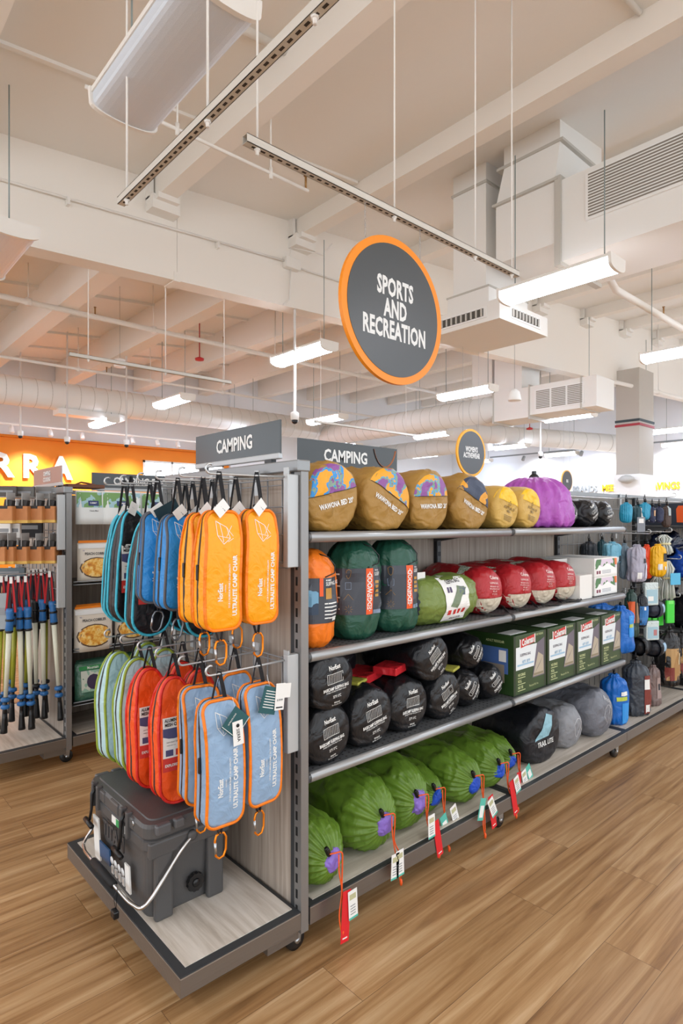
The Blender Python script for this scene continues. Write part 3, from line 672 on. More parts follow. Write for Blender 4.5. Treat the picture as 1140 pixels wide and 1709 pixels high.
# ------------------------------------------------------------------ hanging chair bags
def outline(w, h, rc, n=56, topw=1.0, zc=0):
    """rounded rectangle, top at z=0, bottom at z=-h"""
    pts = []
    per = [(w / 2 - rc, -rc, 0), (-w / 2 + rc, -rc, 90), (-w / 2 + rc, -h + rc, 180), (w / 2 - rc, -h + rc, 270)]
    q = n // 4
    for cx, cz, a0 in per:
        for i in range(q // 2 + 1): a = R(a0 + 90 * i / (q // 2)); pts.append((cx + rc * math.cos(a), cz + rc * math.sin(a)))
        nxt = per[(per.index((cx, cz, a0)) + 1) % 4]; a = R(a0 + 90)
        p0 = (cx + rc * math.cos(a), cz + rc * math.sin(a)); p1 = (nxt[0] + rc * math.cos(R(nxt[2])), nxt[1] + rc * math.sin(R(nxt[2])))
        m = q - q // 2
        for i in range(1, m): pts.append((p0[0] + (p1[0] - p0[0]) * i / m, p0[1] + (p1[1] - p0[1]) * i / m))
    def tw(z): u = min(1, max(0, -z / (h * .45))); return topw + (1 - topw) * (u * u * (3 - 2 * u))
    return [(x * tw(z), z) for x, z in pts]
def carabiner(parent, top, col, lean=6, black=False):
    T = TR(*top) @ RY(lean)
    b = MB(); b.band([(-.013, 0, .045), (-.004, 0, .004), (.004, 0, .004), (.013, 0, .045)], .011, .002, (0, 1, 0), T=T); s = b.build('carabiner_loop', WEB, parent)
    o = [(.0, .004), (.010, .001), (.0155, -.012), (.013, -.045), (.006, -.06), (-.006, -.062), (-.0135, -.052), (-.0135, -.012), (-.009, .001)]
    b = MB(); b.tube([(x * 1.25, 0, z * 1.1) for x, z in o], .0034, 7, closed=True, T=T); c = b.build('carabiner', col, parent)
    b = MB(); b.cyl((-.0172, -.001, -.018), (-.0172, -.001, -.05), .0037, 7, T=T); b.build('gate', STEEL, c)
def pouch(name, label, cat, w, h, d, rc, body, pipe, zipm, strap, topw=.96, style='camp', seed=0, loc=(0, 0, 0), group=None, cara=None, price=True):
    t = thing(name, label, cat, loc, 0, group); rnd = random.Random(seed)
    ol = outline(w, h, rc, topw=topw); zt = -strap
    def tk(z): u = min(1, max(0, -z / (h * .3))); return .42 + .58 * (u * u * (3 - 2 * u))
    def P(x, z, s, ty):
        zz = -h / 2 + (z + h / 2) * s; xx = x * s
        nz = noise.noise(Vector((xx * 9 + seed * 7.3, ty * 1.5, zz * 9)))
        sag = .006 * math.sin(zz * 11 + seed)
        return Vector((xx + nz * .003 + sag, ty * d / 2 * tk(zz) + nz * .004 * (1.2 if ty < 0 else 1), zz + zt))
    prof = [(.02, -1.1), (.3, -1.09), (.6, -1.07), (.82, -1.03), (.94, -.97), (.99, -.9), (1.0, -.8), (1.015, -.3), (1.015, .3), (1.0, .8), (.99, .9), (.94, .97), (.7, 1.05), (.3, 1.08), (.02, 1.08)]
    b = MB(); b.loft([[P(x, z, s, ty) for x, z in ol] for s, ty in prof]); bo = b.build('pouch_body', body, t)
    st = Stamp(b)
    for nm, ty in (('front', -.9), ('back', .9)):
        p = MB(); p.tube([P(x, z, 1.0, ty) for x, z in ol], .0048 if style == 'camp' else .0052, 7, closed=True); p.build('piping', pipe, t)
    z_ = MB(); z_.loft([[P(x, z, 1.022, ty) for x, z in ol] for ty in (.02, .3)], cap=False); z_.build('zipper', zipm, t)
    s_ = MB(); s_.band([(-.02, .004, zt - .006), (-.011, .003, zt * .5), (-.002, .0, .0045)], .012, .002, (.8, .6, 0)); s_.band([(.02, -.004, zt - .006), (.011, -.003, zt * .5), (.002, 0, .0045)], .012, .002, (.8, -.6, 0)); s_.build('hanging_strap', WEB, t)
    g = MB()
    if style == 'camp':
        st.text(g, 'ULTRALITE CAMP CHAIR', .0195, w * .27, zt - h * .63, rot=90, bold=.035, wide=.8)
        st.text(g, '2.5 LB // ALUMINUM FRAME // 250 LB CAPACITY', .0075, w * .11, zt - h * .63, rot=90, bold=.02, wide=.8)
        st.text(g, 'NorEast', .022, -w * .14, zt - h * .68, rot=90, bold=.03, wide=.7)
        st.text(g, 'OUTDOORS', .005, -w * .0, zt - h * .65, rot=90)
        ic = [(-.02, .03), (.012, .012), (.02, -.02), (-.002, -.036), (-.02, -.012), (-.02, .03), (-.008, .022), (-.002, -.03)]
        st.line(g, ic, .0016, x=-w * .02, z=zt - h * .17)
        for l in ([(.012, .012), (.03, -.014)], [(.03, .016), (.008, -.016)], [(-.02, -.012), (.02, -.02)], [(.012, -.03), (.03, -.02)]): st.line(g, l, .0013, x=-w * .02, z=zt - h * .17)
        g.build('white_print', PRINTW, t)
        pull = MB(); x, z = ol[30 % len(ol)]; q = P(-w / 2 * .99, -h * .45, 1.02, .15); pull.box(-.004, .003, -.005, .005, -.045, .0, T=TR(q.x - .003, q.y, q.z), bev=.002); pull.build('zip_pull', BLKPL, t)
    elif style == 'mesh':
        a = w * .40
        st.grid(g, -a, a, zt - h * .62, zt - h * .30, 6, 8, 0); st.grid(g, -a, a, zt - h * .73, zt - h * .62, 6, 3, 1)
        st2 = Stamp(b, .0022)
        st2.grid(g, -a, a, zt - h * .47, zt - h * .385, 6, 3, 2, shape=lambda u, v: (-a + 2 * a * u, zt - h * (.385 + .085 * v * (.75 + .25 * math.sin(u * 5)))))
        for k in range(3): st2.grid(g, -a * .85 + k * a * .6, -a * .85 + k * a * .6 + a * .45, zt - h * .605, zt - h * .555, 2, 2, 2 if k != 1 else 1)
        st3 = Stamp(b, .003)
        st3.text(g, 'ALUMINUM\nMESH CHAIR', .0145, -a * .9, zt - h * .34, 3, align='LEFT', bold=.03, wide=.75)
        st3.text(g, 'LIGHTWEIGHT  PORTABLE', .005, -a * .8, zt - h * .495, 3, align='LEFT'); st3.text(g, 'WEIGHS ONLY 2 LB', .004, -a * .8, zt - h * .52, 3, align='LEFT')
        st3.text(g, 'EXPLORE', .0125, -a * .9, zt - h * .68, 0, align='LEFT', bold=.03)
        g.build('label_sleeve', [PAPER, M('cf3a34', .5), M('4c4f78', .5), M('26272c', .5)], t)
    elif style == 'side':
        a = w * .3
        st.grid(g, -a, a, zt - h * .72, zt - h * .26, 4, 8, 0); st2 = Stamp(b, .002); st2.grid(g, -a, a, zt - h * .55, zt - h * .45, 4, 3, 1)
        g.build('label_sleeve', [PAPER, M('4b5a66', .5)], t)
    if cara is not None: carabiner(t, (.004, 0, zt - h - .04), cara, lean=rnd.uniform(-8, 10))
    if price:
        c = MB(); c.box(-.017, .017, -.0006, .0006, -.03, .02, T=TR(.0, -d * .3, zt + .012) @ RY(rnd.uniform(20, 55)) @ RX(-12)); c.text('$ 49.99', .008, TR(.0, -d * .3 - .0012, zt + .006) @ RY(40) @ FR, 1); c.build('price_tag', [PAPER, BLACK], t)
        c = MB(); c.box(-.016, .016, -.006, .006, -.004, .006, T=TR(.004, -.004, zt + .012), bev=.003); c.build('strap_buckle', BLKPL, t)
    return t
ORC = fab('f7a30c', cr=.35); ORP = fab('ef7c08'); BLC = fab('1f86cf'); GRP = M('565a63', .6); DEN = fab('8ba7c4'); ORE = fab('ee5418'); RDP = fab('d62a22')
BKC = fab('16171b'); CYP = fab('3fb6cf'); LBL = fab('b3d3d9'); GNP = fab('96a83a'); ZB = M('2a211f', .6); ORCAR = M('f08a1c', .3, .7); GRCAR = M('70757a', .3, .8)
U, Lo = 1.537, .957
def hung(src, hi, row, x, label, dz=0, rz=0, dx=0):
    loc = (x, HY[hi], (U if row == 'u' else Lo) + .0 + dz); return dup(src, loc, rz, label)
a = pouch('camp_chair_bag', 'tangerine ultralite chair bag at the tip of the first upper hook', 'chair bag', .112, .338, .08, .03, ORC, ORP, ZB, .112, seed=1, loc=(.905, HY[0], U), group='ultralite camp chair bags', cara=ORCAR)
a.rotation_euler.z = R(-3)
hung(a, 0, 'u', 1.035, 'tangerine ultralite chair bag closest to the near side channel, upper row', .005, 2)
hung(a, 1, 'u', .945, 'tangerine ultralite chair bag mostly hidden, tip of the second upper hook', -.005, 4)
hung(a, 1, 'u', 1.065, 'tangerine ultralite chair bag at the inner end of the second upper hook', 0, -2)
a = pouch('camp_chair_bag', 'bright blue ultralite chair bag at the tip of the third upper hook', 'chair bag', .118, .31, .085, .034, BLC, GRP, ZB, .12, seed=2, loc=(.94, HY[2], U), group='ultralite camp chair bags', cara=GRCAR)
hung(a, 3, 'u', .935, 'bright blue ultralite chair bag at the tip of the fourth upper hook', .01, -14)
hung(a, 3, 'u', 1.07, 'bright blue ultralite chair bag on the inner part of the fourth upper hook', .0, 5)
hung(a, 2, 'u', 1.07, 'bright blue ultralite chair bag on the inner part of the third upper hook', .0, 3)
# hem tag strip on the far blue one
tgs = MB(); tgs.box(-.014, .014, -.0008, .0008, -.26, 0, T=RY(4)); tgs.box(-.045, .045, -.002, -.001, -.03, .03, T=RY(-28))
tg = tgs.build('product_tag', M('13323a', .6)); tg.location = (.945, HY[3] - .062, U - .11); tag(tg, 'long dark product strip tag over the far blue chair bag', 'tag')
m = pouch('mesh_chair_bag', 'black mesh chair bag with cyan piping and label, fifth upper hook tip', 'chair bag', .15, .43, .07, .07, BKC, CYP, ZB, .13, topw=.62, style='mesh', seed=3, loc=(.975, HY[4], U), group='mesh chair bags')
hung(m, 5, 'u', .965, 'black cyan-piped mesh chair bag at the tip of the sixth upper hook', .03, 8)
hung(m, 4, 'u', 1.12, 'black cyan-piped mesh chair bag at the inner end of the fifth upper hook', .0, -5)
hung(m, 3, 'u', 1.11, 'black cyan-piped mesh chair bag peeking below the blue bags', -.0, 0)
m5 = dup(m, (.98, 2.40, U + .02), -12, 'black cyan-piped mesh chair bag, last of the upper row')
a = pouch('camp_chair_bag', 'denim blue chair bag with orange piping, tip of the first lower hook', 'chair bag', .118, .355, .075, .032, DEN, ORP, BKC, .075, seed=4, loc=(.905, HY[0], Lo), group='ultralite camp chair bags', cara=ORCAR, price=False)
a.rotation_euler.z = R(-2)
hung(a, 0, 'l', 1.04, 'denim blue chair bag with orange piping closest to the near side channel', .02, 4)
hung(a, 1, 'l', .935, 'denim blue chair bag with orange piping, tip of the second lower hook', .0, -8)
hung(a, 1, 'l', 1.06, 'denim blue chair bag with orange piping, inner end of the second lower hook', .02, 4)
m = pouch('mesh_chair_bag', 'orange mesh chair bag with red piping, tip of the third lower hook', 'chair bag', .135, .40, .075, .062, ORE, RDP, ZB, .07, topw=.66, style='mesh', seed=5, loc=(.915, HY[2] - .02, Lo), group='mesh chair bags', price=False)
hung(m, 3, 'l', .905, 'orange mesh chair bag with red piping, tip of the fourth lower hook', 0, 3)
hung(m, 2, 'l', 1.02, 'orange mesh chair bag with red piping, inner end of the third lower hook', .0, 3)
hung(m, 3, 'l', 1.03, 'orange mesh chair bag with red piping, inner end of the fourth lower hook', 0, 3)
m = pouch('mesh_chair_bag', 'pale aqua mesh chair bag with green piping, tip of the fifth lower hook', 'chair bag', .14, .41, .075, .065, LBL, GNP, BKC, .065, topw=.66, style='side', seed=6, loc=(.925, HY[4], Lo), group='mesh chair bags', price=False)
hung(m, 5, 'l', .915, 'pale aqua mesh chair bag with green piping, tip of the last lower hook', 0, 10)
hung(m, 4, 'l', 1.03, 'pale aqua mesh chair bag with green piping, inner end of the fifth lower hook', .02, 0)
hung(m, 5, 'l', 1.03, 'pale aqua mesh chair bag with green piping, inner end of the last lower hook', .02, 0)
# teal and white hang tags on the denim bags
TEAL = M('1d5358', .5)
def hang_tags(label, loc, kind):
    t = thing('hang_tag', label, 'tag', loc, 0, 'hang tags on the denim chair bags')
    b = MB()
    if kind == 0:
        T = RY(42); b.box(-.032, .032, -.001, .0005, -.036, .036, 0, T); b.box(-.032, .032, -.0016, -.001, -.0325, -.031, 1, T); b.box(.029, .0305, -.0016, -.001, -.036, .036, 1, T)
        b.text('ULTRALITE CHAIR', .006, TR(-.012, -.0018, .012) @ RY(-48) @ FR, 1); b.build('teal_card', [TEAL, PRINTW], t)
        b = MB(); T = TR(.006, -.004, -.03) @ RY(-4); b.box(-.017, .017, -.0006, .0006, -.035, .035, 0, T); b.text('SIERRA', .014, T @ TR(.0, -.0012, -.006) @ RY(86) @ FR, 1, bold=.02, gap=1.1)
        b.lathe([(.0055, 0), (.0055, .0003)], 14, 1, T=T @ TR(0, -.0012, .022) @ RX(90)); b.build('white_card', [PAPER, BLACK], t)
    else:
        T = RY(18); b.box(-.03, .03, -.001, .0005, -.045, .035, 0, T)
        for i in range(7): b.box(-.02, .02, -.0014, -.001, .02 - i * .008, .0225 - i * .008, 1, T)
        b.build('teal_card', [TEAL, PRINTW], t)
        b = MB(); T = TR(.034, -.004, .0) @ RY(6); b.box(-.017, .017, -.0006, .0006, -.04, .04, 0, T); b.text('$ 39.99', .0085, T @ TR(0, -.0012, -.01) @ FR, 1); b.box(-.012, .012, -.0012, -.0006, -.034, -.03, 1, T); b.box(.0, .04, .001, .002, -.005, .038, 0, T); b.build('white_card', [PAPER, BLACK], t)
    b = MB(); b.tube([(0, .0, .035), (-.004, .01, .07)], .0006, 4); b.build('string', PRINTW, t)
hang_tags('teal diamond tag with white SIERRA card on the front denim chair bag', (.93, 1.484, .82), 0)
hang_tags('teal tag with white price card on the denim bag by the side channel', (1.05, 1.484, .865), 1)

# ------------------------------------------------------------------ cooler
def cooler(loc):
    t = thing('hard_cooler', 'dark grey hard cooler with steel bail handle on the endcap base', 'cooler', loc)
    CG = M('4e4d4d', .42, bump=.06, bs=200); W, D_, Hh = .30, .50, .315
    def rr(w, d, r, z, x0=0, n=6):
        pts = []
        for cx, cy, a0 in ((w / 2 - r, d / 2 - r, 0), (-w / 2 + r, d / 2 - r, 90), (-w / 2 + r, -d / 2 + r, 180), (w / 2 - r, -d / 2 + r, 270)):
            for i in range(n): a = R(a0 + 90 * i / (n - 1)); pts.append(Vector((cx + r * math.cos(a), cy + r * math.sin(a), z)))
        return pts
    b = MB(); b.loft([rr(W - .05, D_ - .07, .03, 0), rr(W - .04, D_ - .06, .035, .008), rr(W - .022, D_ - .035, .035, .2), rr(W - .018, D_ - .03, .035, .215), rr(W, D_, .04, .225), rr(W, D_, .04, .252), rr(W - .012, D_ - .012, .04, .256)], sm=False); b.build('tub', CG, t)
    b = MB(); b.loft([rr(W - .004, D_ - .004, .04, .258), rr(W, D_, .042, .262), rr(W, D_, .042, .292), rr(W - .012, D_ - .012, .04, .302), rr(W - .05, D_ - .05, .03, .304), rr(W - .054, D_ - .054, .03, .308), rr(.05, .1, .02, .309)], sm=False); lid = b.build('lid', CG, t)
    # moulded ribs and corner pockets
    for y in (-.12, .0, .12):
        b = MB(); b.box(-W / 2 - .004, -W / 2 + .03, y - .036, y + .036, .262, .300, bev=.006); b.build('lid_rib', CG, lid)
    for sy in (-1, 1):
        b = MB(); b.box(-.125, -.075, sy * D_ / 2 - .018, sy * D_ / 2 + .004, .275, .306, bev=.006); b.box(-.065, -.03, sy * D_ / 2 - .018, sy * D_ / 2 + .004, .278, .307, bev=.006); b.build('corner_recess', M('59595b', .4), lid)
        b = MB(); b.box(-W / 2 + .03, -.06, sy * (D_ / 2 - .012) - .012, sy * (D_ / 2 - .012) + .012, .0, .215, bev=.008); b.box(.06, W / 2 - .03, sy * (D_ / 2 - .012) - .012, sy * (D_ / 2 - .012) + .012, .0, .215, bev=.008)
        b.box(-W / 2 + .01, W / 2 - .01, sy * (D_ / 2 - .01) - .012, sy * (D_ / 2 - .01) + .012, .2, .25, bev=.006); b.build('side_rib', CG, t)
    for sy in (-.1, .155):
        b = MB(); b.box(-W / 2 - .012, -W / 2 + .01, sy - .03, sy - .014, .225, .31, bev=.004); b.box(-W / 2 - .012, -W / 2 + .01, sy + .014, sy + .03, .225, .31, bev=.004); b.build('latch_keeper', CG, t)
        b = MB(); b.tube([(-W / 2 - .004, sy, .3), (-W / 2 - .018, sy, .28), (-W / 2 - .02, sy, .225), (-W / 2 - .026, sy, .19)], [.008, .007, .005, .006], 8); la = b.build('latch', BLKPL, t)
        b = MB(); b.tube([(-W / 2 - .03, sy - .032, .178), (-W / 2 - .03, sy + .032, .184)], .0085, 10); b.build('latch_grip', BLKPL, la)
    b = MB(); b.cyl((-W / 2 - .003, -.155, .285), (-W / 2 + .0, -.155, .285), .008, 10); b.build('bolt', STEEL, lid)
    # bail handle
    b = MB(); pt = []
    q = [(-.0, -D_ / 2 - .008, .19), (-.05, -D_ / 2 - .012, .15), (-W / 2 + .0, -D_ / 2 - .008, .035), (-W / 2 - .025, -D_ / 2 + .04, .02), (-W / 2 - .036, -.12, .03), (-W / 2 - .038, .0, .034)]
    q2 = [(x, -y, z) for x, y, z in q[::-1]][1:]; ctrl = q + q2
    cat = smooth
    Th = TR(0, 0, .045)
    b.tube(cat(ctrl), .0058, 10, T=Th); h = b.build('bail_handle', CHROME, t)
    b = MB(); b.tube([(-W / 2 - .037, -.09, .031), (-W / 2 - .038, 0, .034), (-W / 2 - .037, .09, .031)], .0125, 12, T=Th); b.build('foam_grip', M('131315', .7), h)
    b = MB(); b.tube([(-W / 2 - .038, -.125, .085), (-W / 2 - .053, -.13, .06), (-W / 2 - .048, -.135, .02), (-W / 2 - .04, -.128, .08)], .0012, 4); b.box(-W / 2 - .06, -W / 2 - .042, -.15, -.12, -.0, .024, bev=.004); b.build('tether', BLKPL, h)
    for sy in (-1, 1): b = MB(); b.lathe([(.016, 0), (.016, .012), (.01, .015)], 14, T=TR(0, sy * D_ / 2, .235) @ RX(90 if sy < 0 else -90)); b.build('handle_pivot', CG, t)
    b = MB(); n = 12; pr = [((.027 + .003 * (i % 2)) * math.cos(2 * PI * i / 24), (.027 + .003 * (i % 2)) * math.sin(2 * PI * i / 24)) for i in range(24)]
    b.prism(pr, 0, .014, T=TR(.02, -D_ / 2 + .018, .07) @ RX(90)); b.lathe([(.014, .014), (.012, .018)], 12, T=TR(.02, -D_ / 2 + .018, .07) @ RX(90)); b.build('drain_cap', BLKPL, t)
    # stickers and raised name
    b = MB(); T = TR(-W / 2 - .001, 0, 0) @ RZ(-90)
    b.box(-.02, .10, -.0, .002, .225, .25, 0, T); b.box(.018, .05, -.001, .0, .226, .249, 1, T); lb = b.build('name_sticker', [PAPER, M('2f9a55', .5)], t)
    b = MB(); T = TR(-W / 2 + .0035, 0, 0) @ RZ(-90) @ RX(3)
    b.box(-.17, -.12, -.003, .002, .05, .2, 0, T); b.box(-.12, -.03, -.003, .002, .07, .125, 1, T); b.box(.1, .135, -.003, .002, .05, .14, 0, T)
    for i in range(4): b.lathe([(.013, 0), (.013, .001)], 14, 2, T=T @ TR(-.01 + i * .03, -.002, .10) @ RX(90)); b.box(-.018 + i * .03, -.002 + i * .03, -.003, .002, .055, .08, 2, T)
    b.build('info_label', [PAPER, M('31567f', .4), M('dfe0e0', .5)], t)
    b = MB(); b.text('TITAN', .07, TR(-W / 2 - .0005, -.0, .185) @ RZ(-90) @ FR, bold=.02, wide=.9, depth=.004); b.build('raised_name', M('3f3f41', .5), t)
    return t
cooler((.935, 2.005, .159))
# ------------------------------------------------------------------ stuff sacks
DISC = [(.006, .02), (.0035, .3), (.004, .6), (.009, .82), (.019, .93), (.036, .985), (.07, 1)]
DOME = [(-.012, .02), (-.010, .3), (-.002, .58), (.014, .8), (.036, .93), (.07, .99), (.1, 1)]
GATH = [(.035, .02), (.03, .12), (.006, .2), (-.004, .27), (-.002, .36), (.01, .52), (.028, .68), (.052, .81), (.08, .905), (.115, .965), (.155, 1)]
def sack_mesh(L, rx, rz, front=DISC, back=None, seed=0, amp=.006, rip=0, nrip=18, flat=.06, pw=2.15, n=72, creases=.0, taper=1.0):
    back = back or front; rings = []
    if len(front) > 3:
        f2 = []
        for (a, b_), (c, d) in zip(front, front[1:]): f2 += [(a, b_), ((a + c) / 2, (b_ + d) / 2)]
        front = f2 + [front[-1]]
    fy = [(y, s, 1) for y, s in front]; ymax = front[-1][0]; yb = L - back[-1][0]
    m = max(2, int((yb - ymax) / .02)); body = [(ymax + (yb - ymax) * i / m, 1, 0) for i in range(1, m)]
    seq = fy + body + [(L - y, s, 2) for y, s in back[::-1]]
    for y, s, k in seq:
        ring = []
        for i in range(n):
            a = 2 * PI * i / n; c, q = math.cos(a), math.sin(a)
            k_ = (abs(c) ** pw + abs(q) ** pw) ** (-1 / pw)
            d = math.exp(-max(0, y) / .07) if k != 2 else math.exp(-max(0, L - y) / .07)
            ss = s * k_ * (1 + rip * d * math.sin(a * nrip + seed + 1.5 * math.sin(a * 3 + seed)) * (1 if s > .12 else 0))
            tp = 1 + (taper - 1) * (y / L)
            x, z = rx * c * ss * tp, rz * q * ss * tp
            nz = noise.noise(Vector((x * 10 + seed * 3.1, y * 8, z * 10 + seed)))
            nz2 = noise.noise(Vector((x * 26 + seed, y * 7, z * 26 - seed)))
            nz3 = 1 - abs(noise.noise(Vector((x * 15 + seed * 1.7, y * 11 + 3, z * 15)))) * 3.2; nz3 = max(0, nz3) ** 2
            nz2 += nz3 * (.55 + .5 * creases)
            f = 1 + (nz * amp * 1.4 + nz2 * amp * .7 * (1 + creases)) / max(rx, rz) * min(1, s * 1.2)
            yy = y + nz * amp * .9 + nz2 * amp * .5
            x, z = x * f, z * f
            z = max(z, -rz * (1 - flat))
            ring.append(Vector((x, yy, z + rz * (1 - flat))))
        rings.append(ring)
    return MB().loft(rings)
def seg(rr, zc, x0=0):   # circular segment above chord at height zc
    def f(u, w):
        zz = zc + (rr * .995 - zc) * w; hw = math.sqrt(max(0, rr * rr - zz * zz)); return (-hw + 2 * hw * u, zz)
    return f
CAMO1 = ramp_mat('camo_bright', ['8a4f97', '8a4f97', '7fa08a', '2f8fd6', 'e8a21c', 'e8a21c'], 12, pos=[0, .43, .47, .49, .53, .8], detail=5)
CAMO2 = ramp_mat('camo_navy', ['2d3850', '2d3850', 'dd9a20', 'e0a32a'], 9, pos=[0, .3, .53, .8], detail=4)
CAMO1B = ramp_mat('camo_bright_b', ['e8a21c', 'e8a21c', '3f9bd8', '7fa08a', '8a4f97', '8a4f97'], 13, pos=[0, .45, .48, .5, .53, .8], detail=3)
TAN = fab('a37c3a', .5, .35, 26); TANL = fab('c9a352', .5, .35, 26); YEL = fab('efbe14', .45, .3, 26); DKP = M('2a241c', .7)
# 1-4: tan bed bags on the topmost shelf
tanb = [(1.345, .121, .121, -3, CAMO1, 'left end against the post', 1.0, -8), (1.615, .121, .121, -27, CAMO1B, 'second from the end post', .3, 0), (1.862, .111, .121, 2, CAMO1B, 'third from the end post', .25, 0), (2.135, .122, .118, -22, CAMO2, 'with navy mountain patch, fourth from the end post', .2, 0)]
tanb = [(a_, b_, c_, (12 if i == 0 else d_), e_, f_, g_, h_) for i, (a_, b_, c_, d_, e_, f_, g_, h_) in enumerate(tanb)]
for i, (x, rx, rz, rot, cm, lab, zc, rz_) in enumerate(tanb):
    t = thing('sleeping_bag', 'big tan sleeping bag sack, top shelf, %s' % lab, 'sleeping bag', (x, 1.515, 1.3625), 0, 'tan bed bags on the topmost shelf')
    b = sack_mesh(.42, rx, rz, seed=i * 5 + 1, amp=.0075, creases=.8); b.build('sack', TAN, t); st = Stamp(b, .0018); zz = rz * .94
    g = MB(); rr = min(rx, rz) * .96; st.grid(g, 0, 0, 0, 0, 14, 10, 0, x=0, z=zz, rot=rot, shape=seg(rr, .018)); g.build('patterned_panel', cm, t)
    g = MB(); st2 = Stamp(b, .003); st2.line(g, [(-rr * .97, .018), (rr * .97, .018)], .002, 0, 0, zz, rot); g.build('seam', DKP, t)
    g = MB()
    q = R(rot); ox, oz = .022 * math.sin(q), -.022 * math.cos(q)
    st2.text(g, 'WAWONA BED 20°', .0245, ox, zz + oz, rot=rot, bold=.035, wide=.72); g.build('white_print', PRINTW, t)
for i, (x, nm) in enumerate(((2.40, 'beside the navy-patch tan bag'), (2.60, 'beside the purple sack'))):
    t = thing('sleeping_bag', 'smaller light tan and yellow sleeping bag sack %s' % nm, 'sleeping bag', (x, 1.52, 1.3625), 0, 'yellow-topped bags on the topmost shelf')
    b = sack_mesh(.40, .1, .101, seed=40 + i, amp=.006); b.build('sack', TANL, t); st = Stamp(b, .0018); zz = .095
    g = MB(); st.grid(g, 0, 0, 0, 0, 12, 8, 0, x=0, z=zz, rot=-14, shape=seg(.096, .022)); g.build('yellow_panel', YEL, t)
    g = MB(); st2 = Stamp(b, .0025); st2.text(g, 'ECO TRAIL 20\nBED', .0165, .0, zz - .012, rot=-14, wide=.8); st2.line(g, [(-.01, .012), (0, .03), (.01, .012), (-.01, .012)], .0015, 0, 0, zz, -14)
    for k in range(4): st2.line(g, [(-.03, -.04 - k * .007), (.03, -.04 - k * .007)], .0018, 0, 0, zz, -14)
    g.build('dark_print', M('5a4a30', .6), t)
# purple upright gathered sack
t = thing('sleeping_bag', 'plump purple gathered stuff sack on the topmost shelf', 'sleeping bag', (2.92, 1.70, 1.3625), 0)
b = MB(); s0 = sack_mesh(.27, .205, .185, front=GATH, back=DISC, seed=9, amp=.009, rip=.11, nrip=21, flat=0, creases=1, n=84)
TT = TR(0, 0, .262) @ RX(-90) @ TR(0, 0, -.185)
PUR = fab('ac55b4', .4, .5, 18)
b.add(s0.v, s0.f, 0, True, TT); b.build('sack', PUR, t)
b = MB(); b.lathe([(.02, .255), (.028, .268), (.02, .28), (.006, .285)], 10); b.box(-.012, .012, -.01, .01, .27, .3, bev=.004); b.build('cord_lock', BLKPL, t)
b = MB(); b.band([(.02, 0, .26), (.12, 0, .245), (.19, 0, .17), (.205, 0, .1)], .035, .003, (0, 1, 0)); b.build('navy_strap', M('23264e', .6), t)
# black basecamp style sacks
BLK = fab('17181b', .38, .55, 18); BLK2 = fab('131417', .35, .55, 18)
def basecamp(loc, r, L, rot, label, group, seed, small=False, rz=0, mat=None, compact=False):
    t = thing('sleeping_bag', label, 'sleeping bag', loc, rz, group)
    b = sack_mesh(L, r, r * .98, front=DOME if small else DISC, seed=seed, amp=.0065 if not small else .005, creases=.8); b.build('sack', mat or BLK, t)
    st = Stamp(b, .0022); zz = r * .92; g = MB(); k = r / .1
    q = R(rot); U_ = Vector((math.cos(q), math.sin(q))); V_ = Vector((-math.sin(q), math.cos(q)))
    def at_(u, v): p = U_ * u * k + V_ * v * k; return p.x, zz + p.y
    x, z = at_(.0, .055); st.text(g, 'NorEast', .021 * k, x, z, rot=rot, wide=.7, bold=.03)
    x, z = at_(0, .018)
    W, Hh = (.034, .017) if not small else (.03, .011)
    if not small:
        st.line(g, [(-W * k, -Hh * k), (W * k, -Hh * k), (W * k, Hh * k), (-W * k, Hh * k), (-W * k, -Hh * k)], .0013, 0, x, z, rot)
        for i in range(1, 10): u = (-W + 2 * W * i / 10) * k; st.line(g, [(u, -Hh * k), (u, Hh * k)], .0012, 0, x, z, rot)
    else:
        pp = [(-W * k + .008 * k * math.cos(a) if math.cos(a) < 0 else W * k + .008 * k * math.cos(a), Hh * k * math.sin(a)) for a in [2 * PI * j / 14 for j in range(15)]]
        st.line(g, pp, .0013, 0, x, z, rot)
        for i in range(1, 8): u = (-W + 2 * W * i / 8) * k; st.line(g, [(u, -Hh * k), (u, Hh * k)], .0012, 0, x, z, rot)
    x, z = at_(0, -.016); st.text(g, 'BASECAMP SLEEPING BAG' if not small else 'TRAIL MUMMY BAG', .0145 * k, x, z, rot=rot, wide=.66, bold=.03)
    x, z = at_(0, -.026); st.text(g, 'DOUBLE STITCHED WITH DRAFT COLLAR', .006 * k, x, z, rot=rot, wide=.75)
    x, z = at_(0, -.045); st.text(g, "32°F / 0°C", .0135 * k, x, z, rot=rot, wide=.6)
    if not small:
        x, z = at_(0, -.066); st.text(g, 'REGULAR', .007 * k, x, z, rot=rot, wide=.8, bold=.03); x, z = at_(0, -.074); st.text(g, '33 x 75 in / 84 x 190 cm', .006 * k, x, z, rot=rot, wide=.7)
    g.build('white_print', PRINTW, t); return t
zs = .5838
G3 = 'black sleeping bags on the lower middle shelf'
basecamp((1.325, 1.515, zs), .1, .36, 8, 'black basecamp sleeping bag at the end post, bottom of its pair', G3, 1)
basecamp((1.33, 1.50, zs + .183), .098, .36, 6, 'black basecamp sleeping bag at the end post, stacked on top', G3, 2)
basecamp((1.545, 1.53, zs), .108, .36, 10, 'black basecamp sleeping bag beside the stacked pair', G3, 3)
basecamp((1.765, 1.54, zs), .104, .36, 0, 'black basecamp sleeping bag under the red labels', G3, 4)
basecamp((1.985, 1.54, zs), .1, .36, 24, 'black basecamp sleeping bag below the tilted upper one', G3, 5)
